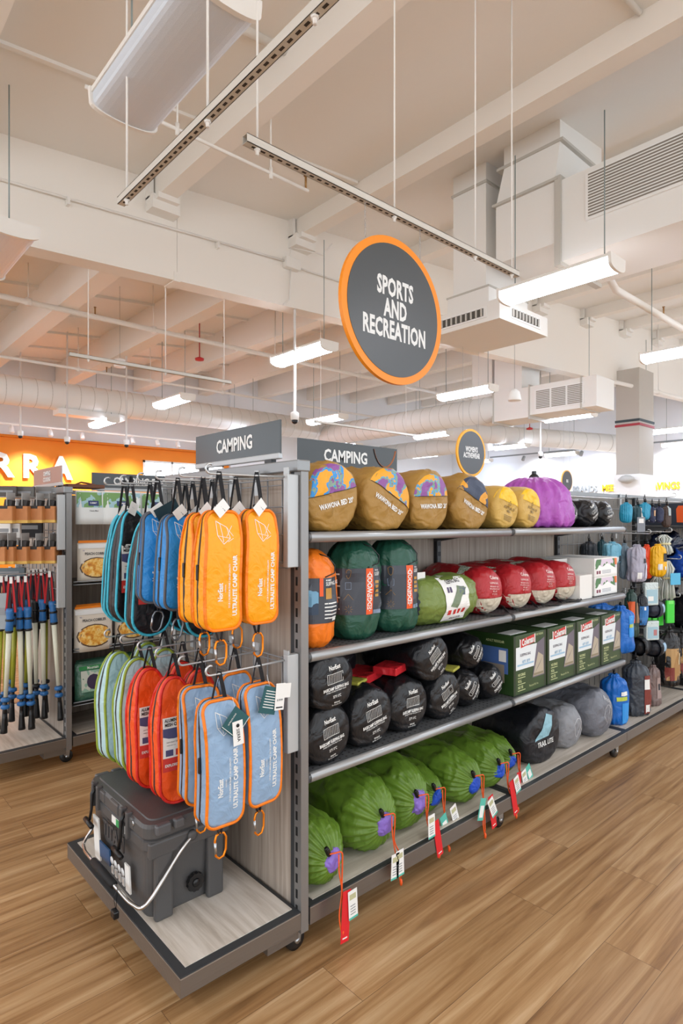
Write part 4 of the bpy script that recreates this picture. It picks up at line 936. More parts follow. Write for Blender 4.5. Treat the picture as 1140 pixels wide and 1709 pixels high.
basecamp((1.885, 1.52, zs + .178), .094, .36, 36, 'black basecamp sleeping bag tilted steeply in the upper layer', G3, 6)
basecamp((2.175, 1.56, zs), .085, .34, 52, 'small black mummy bag sack beside the basecamp bags', G3, 7, True, mat=BLK2)
basecamp((2.345, 1.555, zs), .083, .34, 32, 'small black mummy bag sack beside the green boxes', G3, 8, True, mat=BLK2)
basecamp((2.225, 1.575, zs + .155), .08, .34, 60, 'small black mummy bag sack lying on the two others', G3, 9, True, mat=BLK2)
RED = fab('c8202a', .5); LIME = fab('b3b04a', .5)
for (p, sz, c, l) in (((1.66, 1.72, .775), (.17, .13, .03), RED, 'red label folded over the black bags, lower one'), ((1.74, 1.64, .80), (.12, .1, .03), RED, 'red label folded over the black bags, higher one'), ((1.545, 1.66, .79), (.08, .1, .012), LIME, 'lime label strip behind the domed black bag'), ((2.09, 1.64, .752), (.09, .1, .012), LIME, 'lime label strip between small black sacks')):
    b = MB(); b.box(-sz[0] / 2, sz[0] / 2, -sz[1] / 2, sz[1] / 2, 0, sz[2], bev=.004); o = b.build('bag_label', c); o.location = p; o.rotation_euler.z = R(20); tag(o, l, 'label')
b = sack_mesh(.3, .08, .08, seed=77); o = b.build('sleeping_bag', BLK2); o.location = (1.60, 1.75, zs + .18); tag(o, 'black sack in shadow deep behind the upper layer', 'sleeping bag', G3)
G1 = 'black sleeping bags on the topmost shelf'
basecamp((3.15, 1.60, 1.3625), .082, .3, 62, 'small black sack wedged behind the purple sack', G1, 21, True)
basecamp((3.335, 1.57, 1.3625), .084, .34, 30, 'small black sack next in line after the purple one', G1, 22, True)
basecamp((3.525, 1.57, 1.3625), .082, .34, 10, 'small black sack at the far end of the topmost shelf', G1, 23, True)

# ------------------------------------------------------------------ upright packed rolls on the upper middle shelf
def upright(loc, r, h, col, label, seed, rz=0, edge=True, big=False):
    t = thing('sleeping_bag', label, 'sleeping bag', loc, rz, 'upright rolls on the upper middle shelf')
    s0 = sack_mesh(h, r, r, front=[(y * .7, s) for y, s in GATH], back=[(y * .8, s) for y, s in DOME], seed=seed, amp=.006, rip=.045, nrip=15, flat=0, creases=1)
    b = MB(); b.add(s0.v, s0.f, 0, True, TR(0, 0, h) @ RX(-90) @ TR(0, 0, -r)); b.build('sack', col, t)
    st = Stamp(b, .003); g = MB()
    z0, z1 = h * .26, h * .72
    def wrap(u0, u1, a, c, mi, off): Stamp(b, off).grid(g, u0, u1, a, c, max(2, int((u1 - u0) / .008)), 10, mi)
    lim = r * .965
    wrap(-lim, lim, z0, z1, 0, .003)
    if edge:
        wrap(r * .22, r * .52, z0, z1, 1, .0042); Stamp(b, .0055).text(g, '·EDGEWOOD·', .026, r * .37, (z0 + z1) / 2, 2, rot=90, wide=.84, bold=.03)
        s5 = Stamp(b, .0045)
        for k in range(4):
            z = z1 - (k + .5) * (z1 - z0) / 4; x = -r * .42
            if k == 0: s5.line(g, [(-.008, .012), (0, .018), (.008, .012), (.006, -.008), (0, -.016), (-.006, -.008), (-.008, .012)], .0018, 3, x, z)
            if k == 1: s5.line(g, [(-.01, -.012), (.01, -.012), (.01, .012), (-.01, .012), (-.01, -.012)], .0016, 4, x, z)
            if k == 2: s5.line(g, [(-.016, -.008), (0, .012), (.016, -.008)], .0018, 3, x, z)
            if k == 3:
                for j in range(8): a = j * PI / 4; s5.line(g, [(.006 * math.cos(a), .006 * math.sin(a)), (.014 * math.cos(a), .014 * math.sin(a))], .0015, 3, x, z)
            s5.line(g, [(-.012, 0), (.006, 0)], .005, 2, -r * .78, z)
        s5.text(g, 'SLEEP', .017, r * .72, z1 - .022, 2, wide=.6); s5.text(g, 'Mummy', .008, r * .70, z1 - .008, 2, wide=.6)
        for k in range(4): s5.grid(g, r * .62, r * .78, z1 - .055 - k * .016, z1 - .045 - k * .016, 2, 1, 5)
        wrap(r * .55, lim, z0, z0 + .014, 4, .005)
    else:
        wrap(r * .05, r * .2, z1 - .06, z1, 1, .0042); s5 = Stamp(b, .0048)
        s5.grid(g, 0, 0, 0, 0, 10, 8, 6, shape=lambda u, w: (-lim * .95 + (lim * .95) * u, z0 + .03 + (z1 - z0 - .06) * w * (1 - .15 * u)))
        s5.text(g, 'SLEEPING BAG', .017, r * .3, z1 - .02, 2, wide=.62, align='LEFT'); s5.text(g, 'MUMMY', .008, r * .3, z1 - .008, 2, align='LEFT')
        for k in range(5): s5.line(g, [(r * .25, z1 - .085 - k * .012), (r * .85, z1 - .085 - k * .012)], .004, 2)
        s5.grid(g, r * .6, r * .8, z0 + .006, z0 + .02, 2, 1, 2); s5.grid(g, r * .3, r * .6, z1 - .07, z1 - .034, 2, 2, 5)
    g.build('label_wrap', [M('3a3e47', .4), M('ea5a20', .5), PRINTW, M('8a6a3a', .5), M('7a8aa0', .5), M('b98a3a', .5), ramp_mat('mountain', ['3d6b8e', '6fa0bd', '2b3d52', 'a9c3cf'], 16)], t)
    c = MB(); c.tube([(0, -r * .35, h * .985), (r * .5, -r * .8, h * .93), (r * .85, -r * .62, h * .84), (r * .8, -r * .7, h * .76), (r * .3, -r * 1.02, h * .73)], .0022, 6); c.build('drawcord', BLKPL, t)
    return t
z2 = .9738
GRN = fab('20503f', .38, .55, 20); ORS = fab('f07a1a', .42, .5, 20)
upright((1.30, 1.61, z2), .088, .325, ORS, 'orange upright mummy bag roll with photo label beside the end post', 3, -18, False)
upright((1.515, 1.62, z2), .098, .355, GRN, 'dark green upright roll with orange EDGEWOOD stripe, nearer the orange roll', 5, -27)
upright((1.722, 1.62, z2), .098, .355, GRN, 'dark green upright roll with orange EDGEWOOD stripe, nearer the lying olive bag', 6, -24)
# lying olive bag with white label, axis along the shelf
t = thing('sleeping_bag', 'olive green sleeping bag lying lengthwise with white paper label', 'sleeping bag', (1.80, 1.63, z2), 0)
s0 = sack_mesh(.40, .1, .1, front=DOME, seed=14, amp=.006, rip=.02, creases=.7); OL = fab('71833c', .4, .5, 20)
b = MB(); b.add(s0.v, s0.f, 0, True, RZ(-90) @ ID); b.build('sack', OL, t); st = Stamp(b, .003)
g = MB(); st.grid(g, .14, .30, .012, .188, 8, 16, 0); s2 = Stamp(b, .0042); s2.text(g, 'SLEEPING BAG', .02, .22, .172, 1, rot=2, wide=.75)
s2.grid(g, 0, 0, 0, 0, 6, 6, 2, shape=lambda u, w: (.165 + .05 * u + .07 * w, .075 + .08 * w - .01 * u)); s2.grid(g, .24, .275, .115, .15, 4, 4, 5)
for k in range(4): s2.grid(g, .155 + k * .035, .175 + k * .035, .04, .06, 2, 2, 3)
for k in range(2): s2.grid(g, .16 + k * .017, .172 + k * .017, .13, .152, 2, 2, 4)
s2.text(g, 'EXPLORE OUTDOORS', .011, .22, .024, 1, wide=.75); g.build('paper_label', [PAPER, BLACK, M('6f7f62', .5), M('c8302c', .5), M('4a3a5e', .5), M('55606e', .5)], t)
g = MB(); g.box(.03, .1, -.004, -.003, .175, .215, T=TR(0, -.03, 0)); g.build('hang_card', PAPER, t)
g = MB(); g.add(sack_mesh(.05, .085, .085, front=DISC, back=[(0, .9)], seed=3).v, sack_mesh(.05, .085, .085, front=DISC, back=[(0, .9)], seed=3).f, 0, True, TR(-.006, 0, .012) @ RZ(-90)); g.build('navy_end', M('20263a', .6), t)
# red and beige bags
REDB = fab('ae2027', .42, .5, 20); REDD = fab('8f1f2a', .45, .5, 20); BEI = fab('cfc4b0', .6, .5, 26)
for i, (x, y) in enumerate(((2.32, 1.555), (2.565, 1.55), (2.80, 1.55), (3.01, 1.55))):
    t = thing('sleeping_bag', 'red sleeping bag with beige end, %s from the olive bag' % ORD[i], 'sleeping bag', (x, y, z2), -4, 'red and beige bags on the upper middle shelf')
    b = sack_mesh(.40, .106, .109, front=DOME, seed=20 + i, amp=.006, creases=.6); b.build('sack', REDB, t); st = Stamp(b, .002); zz = .1; rr = .1
    g = MB(); st.grid(g, 0, 0, 0, 0, 12, 8, 0, x=0, z=zz, rot=180, shape=seg(rr, .022)); g.build('beige_panel', BEI, t)
    g = MB(); s2 = Stamp(b, .0035); s2.text(g, 'Coleman', .021, .01, zz + .066, 0, rot=-5, bold=.03); s2.text(g, 'SLEEPING BAG', .011, .0, zz + .043, 0, rot=-5)
    for k in range(4): s2.text(g, ('REGULAR 33 x 75 in', 'FITS UP TO 5 FT 11 IN', '40°F / 50°F', '4.4° C / 10° C')[k], .0085, -.003, zz + .028 - k * .011, 0, rot=-5, wide=.75)
    g.build('white_print', M('e9cfc8', .6), t)
    g = MB(); tb = Matrix(((0, 1, 0, 0), (1, 0, 0, 0), (0, 0, 1, 0), (0, 0, 0, 1)))
    top = [( .108 * math.sin(R(a)), .10 + .112 * math.cos(R(a))) for a in range(-48, 49, 8)]
    vs = []
    for yy in (.10, .17, .24, .30): vs += [(px, yy, pz) for px, pz in top]
    m = len(top); g.add(vs, [(j * m + i_, j * m + i_ + 1, (j + 1) * m + i_ + 1, (j + 1) * m + i_) for j in range(3) for i_ in range(m - 1)]); g.build('green_wrap_label', ramp_mat('green_label', ['2f5b34', '7c9a6b', 'cfd6c6', '3c6a3c', 'a54a3e'], 30, stretch=(1, 4, 1)), t)
    g = MB(); g.band([(-.05, .03, .012), (-.03, -.012, .006), (.03, -.03, .0035), (.09, -.012, .004), (.105, .03, .03)], .028, .003, (.3, 1, .1)); g.build('black_strap', M('1c1c1e', .6), t)
    g = MB(); s2.line(g, [(-rr, .0), (rr, .0)], .0015, 0, 0, zz - .022, 0); g.build('seam', REDD, t)
# small white cartons at the end of that shelf
CRT = M('e6e4df', .6); CPR = ramp_mat('carton_print', ['8d7fb0', 'd9c9d9', '4b7a4a', 'e9e6e2'], 14)
def carton(loc, w, d, h, label, rz=0, side=True, seed=0):
    t = thing('carton', label, 'box', loc, rz, 'small cartons on the upper middle shelf')
    b = MB(); b.box(0, w, 0, d, 0, h, bev=.0015); b.build('box', CRT, t)
    b = MB(); b.box(w * .04, w * .97, -.0008, 0, h * .42, h * .93, 0); b.prism([(w * .05, h * .3), (w * .2, h * .62), (w * .33, h * .5), (w * .55, h * .7), (w * .95, h * .35), (w * .95, h * .1), (w * .05, h * .1)], .0008, .0014, 1, T=FR)
    b.prism([(w * .97 - .03, h * .93), (w * .97, h * .93), (w * .97, h * .55), (w * .97 - .025, h * .6)], .0008, .0018, 2, T=FR)
    for k in range(2): b.box(w * (.08 + .1 * k), w * (.15 + .1 * k), -.0022, -.0008, h * .15, h * .32, 3)
    for k in range(3): b.box(w * .32, w * .7, -.0022, -.0008, h * (.16 + .07 * k), h * (.19 + .07 * k), 4)
    if side: b.build('front_print', [CPR, M('f2f0ee', .6), M('e8743a', .5), M('7a2f45', .5), M('9aa0a8', .6)], t)
    return t
carton((3.30, 1.55, z2), .29, .3, .105, 'white carton with purple artwork, bottom of the stack by the shelf end')
carton((3.30, 1.55, z2 + .106), .29, .3, .105, 'white carton with purple artwork stacked on its twin')
carton((3.09, 1.53, z2), .14, .14, .13, 'plain white square carton in front of the stacked ones', side=False)
carton((3.08, 1.70, z2 + .001), .2, .2, .205, 'tall plain white carton standing behind the red bags', side=False)

# ------------------------------------------------------------------ green boxed sleeping bags
BOXG = M('2a441f', .4, vary=.25, bs=9); BOXGD = M('192b15', .4); LOGOR = M('c8302a', .45)
BXM = [BOXG, LOGOR, PRINTW, M('dfe5e6', .5), M('6d6670', .6), M('b4a893', .6), M('9dbfd6', .5), M('c7cf9a', .5), M('8d8068', .6), BOXGD]
def bag_box(x, w, label, h=.278):
    t = thing('boxed_sleeping_bag', label, 'box', (x, 1.53, zs), 0, 'green boxed sleeping bags'); d = .39
    b = MB(); b.box(0, w, 0, d, 0, h, 0, bev=.002); b.build('box', [BOXG], t)
    F = lambda u, v: (u * w, v * h)
    b = MB()
    def quad(pts, off, mi): b.add([(u * w, -off, v * h) for u, v in pts], [tuple(range(len(pts)))[::1]], mi)
    quad([(.0, .0), (.055, .0), (.055, 1), (0, 1)], .0006, 9); quad([(.94, 0), (1, 0), (1, 1), (.94, 1)], .0006, 9)
    quad([(.06, .42), (.62, .42), (.70, .80), (.06, .80)], .0010, 3)
    quad([(.56, .22), (.70, .80), (.94, .88), (.94, .22)], .0012, 4)
    quad([(.58, .24), (.74, .64), (.90, .56), (.92, .24)], .0016, 5); quad([(.58, .24), (.78, .42), (.90, .56), (.70, .36)], .0020, 4); quad([(.60, .25), (.90, .25), (.90, .29), (.60, .29)], .0020, 8)
    quad([(.2, .78), (.62, .83), (.62, .97), (.2, .92)], .0016, 1)
    quad([(.17, .765), (.2, .78), (.62, .83), (.65, .815), (.65, .98), (.62, .97), (.2, .92), (.17, .935)], .0012, 2)
    b.text('Coleman', .043, TR(.41 * w, -.0030, .875 * h) @ RY(-5) @ FR, 2, bold=.035, wide=.68)
    b.text('ADULT REGULAR', .014, TR(.78 * w, -.0014, .95 * h) @ FR, 7, wide=.6)
    b.text('SLEEPING BAG', .018, TR(.34 * w, -.0024, .66 * h) @ FR, 4, wide=.8); b.text('40°F  50°F', .02, TR(.36 * w, -.0024, .54 * h) @ FR, 6, bold=.03); quad([(.1, .48), (.6, .48), (.6, .51), (.1, .51)], .0014, 6)
    for k, s_ in enumerate(('NO DRAG', 'ROLL', 'NO TIE')):
        b.text(s_, .018, TR(.12 * w, -.0014, (.33 - .105 * k) * h) @ FR, 7, align='LEFT', bold=.03, wide=.75); b.box(.12 * w, .34 * w, -.0014, 0, (.275 - .105 * k) * h, (.285 - .105 * k) * h, 7)
    b.text('Fits up to 5 ft 11 in', .013, TR(.6 * w, -.0014, .1 * h) @ FR, 7); b.build('front_print', BXM, t)
    b = MB(); T = RZ(-90)
    b.box(-d * .5, -.03, -.0008, 0, .35 * h, .78 * h, 0, T); b.box(-d * .42, -.05, -.0014, 0, .2 * h, .5 * h, 1, T); b.box(-d * .2, -.04, -.0024, -.001, .55 * h, .74 * h, 2, T); b.text('ADULT REGULAR', .016, T @ TR(-.1, -.001, .88 * h) @ FR, 3)
    b.build('side_print', [M('4a6aa5', .5), M('8f8578', .6), PAPER, M('c7cf9a', .5)], t)
    b = MB(); b.box(.02, w * .55, .03, .1, h, h + .001, 0); b.text('SLEEPING BAG  Coleman', .03, TR(w * .5, .25, h + .0006), 1, wide=.7); b.build('top_print', [PAPER, LOGOR], t)
    return t
for i, (x, w) in enumerate(((2.45, .288), (2.752, .288), (3.052, .275), (3.34, .262))):
    bag_box(x, w, 'green boxed sleeping bag, %s along from the small black sacks' % ORD[i])

# ------------------------------------------------------------------ green stuff sacks on the base
zb = .1595
GRS = fab('64852c', .36, .45, 16); PURI = fab('8a6fc8', .4, .6, 30); BLUI = fab('1f4fc0', .4, .6, 30); ORCD = M('ec5a1c', .5); TRED = M('d81e28', .45)
def green_sack(x, y, r, label, inner, seed, tags, dx=0, lock=(-.03, .05), L=.42, zr=1.0):
    t = thing('stuff_sack', label, 'stuff sack', (x, y, zb), 0, 'green stuff sacks on the base shelf')
    b = sack_mesh(L, r, r * zr, front=GATH, back=GATH, seed=seed, amp=.009, rip=.12, nrip=23, creases=1, n=120); b.build('sack', GRS, t); zz = r * zr * .94
    s0 = sack_mesh(.06, r * .34, r * .4, front=[(0, .05), (.002, .5), (.012, .85), (.03, 1)], back=[(.01, .9)], seed=seed + 3, amp=.009, flat=0, creases=1.2)
    g = MB(); g.add(s0.v, s0.f, 0, True, TR(.0, -.018, zz - r * .4)); g.build('inner_lining', inner, t)
    g = MB(); T = TR(lock[0], -.012, zz + lock[1]) @ RY(-25); g.lathe([(.007, -.018), (.0085, -.012), (.0085, .01), (.006, .016)], 10, T=T); g.box(-.006, .006, -.01, .0, .0, .014, T=T, bev=.002); g.build('cord_lock', BLKPL, t)
    g = MB(); cl = [(lock[0], -.014, zz + lock[1] - .01), (-.012, -.03, zz + .045), (.012, -.036, zz + .04), (.016, -.034, zz + .0), (.014, -.034, zz - .06), (.006 + dx, -.045, zz - .12), (dx, -.052, zz - .19)]
    g.tube(smooth(cl), .0026, 6); cl2 = [(.004, -.03, zz + .035), (.0, -.036, zz - .02), (.008, -.04, zz - .08), (dx - .012, -.05, zz - .15), (dx - .008, -.055, zz - .2)]; g.tube(smooth(cl2), .0026, 6); g.lathe([(.004, -.012), (.006, 0), (.003, .012)], 8, T=TR(dx - .002, -.054, zz - .205)); g.build('drawcord', ORCD, t)
    for kind, tx, tz, lean, sz in tags:
        g = MB(); T = TR(tx, -.058 - (.004 if kind == 'w' else 0), zz + tz) @ RY(lean)
        if kind == 'r': g.box(-.018, .018, -.0005, .0005, -sz, 0, 0, T); g.box(-.01, .01, -.001, -.0005, -sz + .012, -sz + .016, 1, T); g.build('red_tag', [TRED, PRINTW], t)
        if kind == 'w':
            g.box(-.02, .02, -.0005, .0005, -sz, 0, 0, T); g.box(-.02, .02, -.001, -.0005, -sz, -sz + .007, 1, T); g.box(-.014, .014, -.001, -.0005, -.03, -.012, 3, T)
            for k in range(4): g.box(-.012, .010, -.001, -.0005, -sz + .016 + k * .009, -sz + .019 + k * .009, 2, T)
            g.build('white_tag', [PAPER, M('58b8a6', .5), M('8c8f90', .6), M('b9b78f', .6)], t)
        if kind == 't': g.box(-.02, .02, -.0005, .0005, -sz, 0, 0, T); g.box(-.013, .013, -.001, -.0005, -sz + .012, -.03, 1, T); g.build('teal_tag', [M('58b8a6', .5), PAPER], t)
    return t
gs = [(1.315, 1.505, .101, 'with violet lining at the end post', PURI, [('r', .015, -.075, 4, .165), ('w', .035, -.08, -3, .095)], 0.0),
      (1.60, 1.535, .122, 'with violet lining, second from the end post', PURI, [('w', -.01, -.085, 3, .09), ('w', .012, -.08, -2, .095)], .03),
      (1.82, 1.56, .117, 'with violet lining, third from the end post', PURI, [('r', .03, -.06, -12, .15), ('w', .0, -.025, -2, .09)], .06),
      (1.975, 1.60, .092, 'slim, with blue lining, behind the third', BLUI, [('t', -.03, -.05, -20, .08), ('w', .03, -.03, -20, .09)], .02),
      (2.17, 1.545, .107, 'with blue lining and orange cord loop, in the middle of the row', BLUI, [('t', -.02, -.04, 16, .09), ('r', .03, -.045, -12, .15), ('w', .02, -.055, -26, .09)], .0),
      (2.385, 1.56, .098, 'with blue lining and long red tag', BLUI, [('w', .03, -.02, -20, .08), ('r', .0, -.03, -14, .17)], .05),
      (2.545, 1.60, .088, 'with blue lining, last before the dark trail bag', BLUI, [('t', .04, -.02, -28, .08), ('r', -.03, -.03, 3, .15), ('w', .0, -.03, -18, .09)], -.03)]
for i, (x, y, r, lab, inn, tg_, dx) in enumerate(gs): green_sack(x, y, r, 'green stuff sack %s' % lab, inn, 31 + i, tg_, dx, zr=1.13 if i < 3 else 1.05)
# trail lite and grey bags
NAV = fab('16181e', .42, .5, 18); GRY = fab('85868a', .45, .55, 18); GRY2 = fab('6e7078', .42, .55, 18)
t = thing('sleeping_bag', 'dark trail sleeping bag sack with light blue wedge on the base shelf', 'sleeping bag', (2.83, 1.58, zb), -6)
b = sack_mesh(.40, .15, .138, front=DISC, seed=51, amp=.008, creases=.8); b.build('sack', NAV, t); st = Stamp(b, .0025); g = MB()
st.grid(g, 0, 0, 0, 0, 8, 12, 0, shape=lambda u, w: (-.085 + .10 * w + .11 * u * (1 - w * .55), .125 + .125 * w * (1 - .25 * u) + .012 * u)); g.build('blue_wedge', fab('8db9c6', .5), t)
g = MB(); Stamp(b, .0035).text(g, 'TRAIL LITE', .036, .0, .105, 0, rot=4, wide=.75, bold=.02); g.build('white_print', PRINTW, t)
for x, y, r, c, sd, l in ((3.12, 1.575, .12, GRY, 61, 'light grey sleeping bag sack with line drawing, beside the trail bag'), (3.42, 1.545, .14, GRY2, 62, 'dark grey sleeping bag sack with script print at the base end')):
    t = thing('sleeping_bag', l, 'sleeping bag', (x, y, zb), -3, 'grey sacks on the base shelf'); b = sack_mesh(.44, r, r * .95, front=DOME, seed=sd, amp=.009, creases=1); b.build('sack', c, t); s2 = Stamp(b, .003); g = MB()
    s2.line(g, [(.03 * math.cos(R(a)) * 1.3, .05 * math.sin(R(a))) for a in range(-60, 250, 12)], .002, 0, .02, r * .95); s2.line(g, [(.0, -.06), (.03, -.0), (.05, .06), (.06, -.02), (.08, .02)], .002, 0, .0, r * .95)
    if sd == 62: s2.text(g, 'Bicycle', .03, .03, r * 1.5, 0, rot=-30, bold=0)
    g.build('line_print', M('d6d6d8', .6), t)
# ------------------------------------------------------------------ hanging goods further along the near unit
NECK = [(.0, .26), (.03, .42), (.055, .34), (.085, .56), (.12, .8), (.17, .94), (.25, 1)]
def up_sack(parent, w, d, h, col, seed, rip=.13):
    s0 = sack_mesh(h, w / 2, d / 2, front=[(y * h, s) for y, s in NECK], back=[(y * .5, s) for y, s in DOME], seed=seed, amp=.005, rip=rip, nrip=13, flat=0, creases=1, n=64)
    b = MB(); b.add(s0.v, s0.f, 0, True, TR(0, 0, h) @ RX(-90) @ TR(0, 0, -d / 2)); b.build('sack', col, parent); return b
def place(l, r, t_, b_, y):
    c = at((l + r) / 2, b_, y=y); top = at((l + r) / 2, t_, y=y); x0 = at(l, b_, y=y).x; x1 = at(r, b_, y=y).x
    return c, x1 - x0, top.z - c.z
def goods(name, label, cat, l, r, t_, b_, y, col, seed=0, kind='sack', prints=None, group='goods hanging past the shelves', wf=.62, d=None, cord=.05, z=None):
    c, w, h = place(l, r, t_, b_, y); w = (r - l) / FPX * (c - Vector((0, 0, c.z))).length * .97 * (.95 if kind == 'sack' else .9); rz = -28 if kind != 'roll' else 0
    if z is not None: c.z = z
    t = thing(name, label, cat, c, rz, group); dd = d or w * .8
    if kind == 'sack':
        b = up_sack(t, w, dd, h, col, seed)
        st = Stamp(b, .003); g = MB(); mats = []
        for i, (u0, u1, v0, v1, cc) in enumerate(prints or []): Stamp(b, .003 + .001 * i).grid(g, w * u0, w * u1, h * v0, h * v1, 4, 5, i); mats.append(cc)
        if mats: g.build('label_print', mats, t)
        g = MB(); g.tube([(0, 0, h - .01), (.006, 0, h + cord * .5), (0, 0, h + cord), (-.006, 0, h + cord * .5), (0, 0, h - .01)], .003, 5); g.lathe([(.008, 0), (.01, .01), (.006, .02)], 8, T=TR(0, -.005, h)); g.build('drawcord', BLKPL, t)
    elif kind == 'roll':
        s0 = sack_mesh(w, h / 2, h / 2, front=DOME, seed=seed, amp=.003, n=28); b = MB(); b.add(s0.v, s0.f, 0, True, TR(-w / 2, 0, 0) @ RZ(-90)); b.build('roll', col, t)
        g = MB(); st = Stamp(b, .003); mats = []
        for i, (u0, u1, v0, v1, cc) in enumerate(prints or []): Stamp(b, .003 + .001 * i).grid(g, w * u0, w * u1, h * v0, h * v1, 5, 4, i); mats.append(cc)
        if mats: g.build('label_print', mats, t)
    elif kind == 'card':
        b = MB(); b.box(-w / 2, w / 2, -dd / 2, dd / 2, 0, h, bev=min(.006, dd * .3)); b.build('pack', col, t); g = MB(); mats = []
        for i, (u0, u1, v0, v1, cc) in enumerate(prints or []): g.box(w * u0, w * u1, -dd / 2 - .001 - .0006 * i, -dd / 2, h * v0, h * v1, i); mats.append(cc)
        if mats: g.build('label_print', mats, t)
    return t
def cords(label, l, r, t_, b_, y, tg=False):
    c, w, h = place(l, r, t_, b_, y); w *= .6; t = thing('cord_bundle', label, 'cord bundle', c, -25, 'clear cord bundles'); b = MB()
    for k in range(26):
        a = k * 2.4; q = w * .4 * math.sqrt((k + .5) / 26); x, yy = q * math.cos(a), q * math.sin(a) * .7
        b.tube([(x * 1.25, yy * 1.25, .004 * (k % 5)), (x, yy, h * .35), (x * .6, yy * .6, h * .55), (x * 1.1, yy * 1.1, h * .8), (x * .3, yy * .3, h)], w * .035, 5)
    b.build('cords', M('cdd3cb', .25, spec=.7), t)
    b = MB(); b.tube([(w * .27 * math.cos(R(a)), w * .2 * math.sin(R(a)), h * .55) for a in range(0, 360, 30)], w * .06, 5, closed=True); b.build('tie', M('d8cfa0', .4), t)
    if tg: b = MB(); b.box(-w * .3, w * .35, -w * .5, -w * .48, h * .4, h * .7); b.build('blue_tag', M('4fb0d8', .4), t)
CYN = fab('2394b8', .4); TEALD = fab('1e4650', .5); NVY = fab('2c3452', .5); BRN = fab('4a3a34', .6); SKY = fab('6fb0c9', .35); SLATE = fab('6d808c', .4); LIL = fab('a9a6b6', .35); ORR = fab('e8481c', .4); YLW = fab('efb40c', .4)
CLR = M('c9d6d4', .25, bump=.4, bs=60, spec=.7); GRNS = M('3fd33a', .35); BLU = fab('0f66bd', .33, .6, 14); DKG = fab('1d3a33', .4); WD = ramp_mat('woodlook', ['8d6a40', 'b58f5c', 'a67d4b', 'c6a370'], 9, stretch=(1, 1, .3)); MAR = M('7c3128', .5); INK = M('2b2d33', .5); WHT = PAPER
A_ = 1.62
def hk(px, py, y, label):
    p = at(px, py, y=y); t = make_hook((p.x, 1.935, p.z), 1.935 - y + .03, label, 'hooks on the far bays of the near unit'); t.rotation_euler.z = R(90)
hk(1117, 829, 1.6, 'hook for the cyan sacks at the top right'); hk(1110, 887, 1.6, 'hook above the yellow dry bag'); hk(1126, 932, 1.6, 'hook with clear cord bundles'); hk(1124, 995, 1.6, 'hook with green tent stakes'); hk(1107, 1052, 1.6, 'hook with wood-look rolls'); hk(1075, 890, 1.65, 'hook above the lilac roll'); hk(1012, 860, 1.75, 'hook over the small light blue sack')
goods('stuff_sack', 'cyan stuff sack right after the last black sack on top', 'stuff sack', 1036, 1054, 838, 871, 1.66, CYN, 1)
goods('stuff_sack', 'dark teal sack crossed by two white tags', 'stuff sack', 1052, 1076, 843, 870, 1.68, TEALD, 2, prints=[(-.05, .12, .2, .9, WHT), (.15, .3, .35, .9, WHT)])
goods('stuff_sack', 'cyan stuff sack behind the white-tagged teal one', 'stuff sack', 1068, 1084, 838, 866, 1.64, CYN, 3)
goods('price_tag', 'grey striped hang tag dangling under the teal sack', 'tag', 1062, 1078, 863, 888, 1.62, M('7e838b', .6), kind='card', d=.004, prints=[(-.3, .3, .6, .9, WHT)])
goods('pouch', 'navy pouch with tan diamond patch on the top hooks', 'pouch', 1083, 1094, 845, 872, 1.62, NVY, 5, prints=[(.0, .3, .4, .75, M('c9a27c', .6))])
goods('pouch', 'navy pouch nearest the brown one on the top hooks', 'pouch', 1094, 1106, 845, 872, 1.6, NVY, 6)
goods('pouch', 'brown and white striped pouch at the end of the top hooks', 'pouch', 1106, 1119, 843, 878, 1.58, BRN, 7, prints=[(-.1, .3, .5, .95, M('a9b6ba', .5))])
goods('stuff_sack', 'charcoal stuff sack hanging in the gap under the top shelf end', 'stuff sack', 970, 996, 903, 938, 1.9, fab('2a2f36'), 8, wf=.5)
goods('stuff_sack', 'dark teal stuff sack between charcoal and light blue ones', 'stuff sack', 997, 1012, 900, 938, 1.86, TEALD, 9, wf=.6)
goods('stuff_sack', 'light blue compression sack in the second row', 'stuff sack', 1008, 1035, 903, 940, 1.72, SKY, 10, prints=[(-.2, .15, .02, .3, WHT), (.2, .35, .1, .35, INK)])
goods('stuff_sack', 'slate grey compression sack beside the cartons', 'stuff sack', 1034, 1050, 906, 965, 1.68, SLATE, 11, prints=[(.15, .4, .1, .8, M('b7c3c9', .5))])
goods('dry_bag', 'lilac grey dry bag with barcode label', 'dry bag', 1048, 1078, 908, 970, 1.6, LIL, 12, prints=[(-.3, .0, .08, .25, WHT), (.1, .3, .5, .62, INK), (.2, .34, .1, .45, M('c8c6d4', .5))])
goods('dry_bag', 'orange red dry bag partly behind the lilac one', 'dry bag', 1070, 1089, 908, 965, 1.64, ORR, 13, prints=[(.1, .35, .45, .62, INK), (.1, .35, .1, .4, M('f08a3a', .5))])
goods('dry_bag', 'bright yellow dry bag with black print', 'dry bag', 1086, 1110, 907, 961, 1.58, YLW, 14, prints=[(.1, .38, .45, .7, INK), (-.3, .0, .2, .38, WHT), (.15, .3, .2, .3, WHT)])
cords('bundle of clear plastic cords below the yellow dry bag', 1088, 1106, 962, 1002, 1.66)
cords('bundle of clear plastic cords with blue tag, outermost', 1104, 1124, 936, 1000, 1.56, True)
cords('bundle of clear plastic cords above the yellow dry bag', 1097, 1120, 893, 925, 1.62)
goods('stuff_sack', 'bottle green gathered sack with orange label', 'stuff sack', 1043, 1064, 983, 1062, 1.6, DKG, 18, prints=[(-.45, .0, .3, .75, M('d85a22', .5)), (.1, .4, .3, .72, M('8a6a4a', .5))])
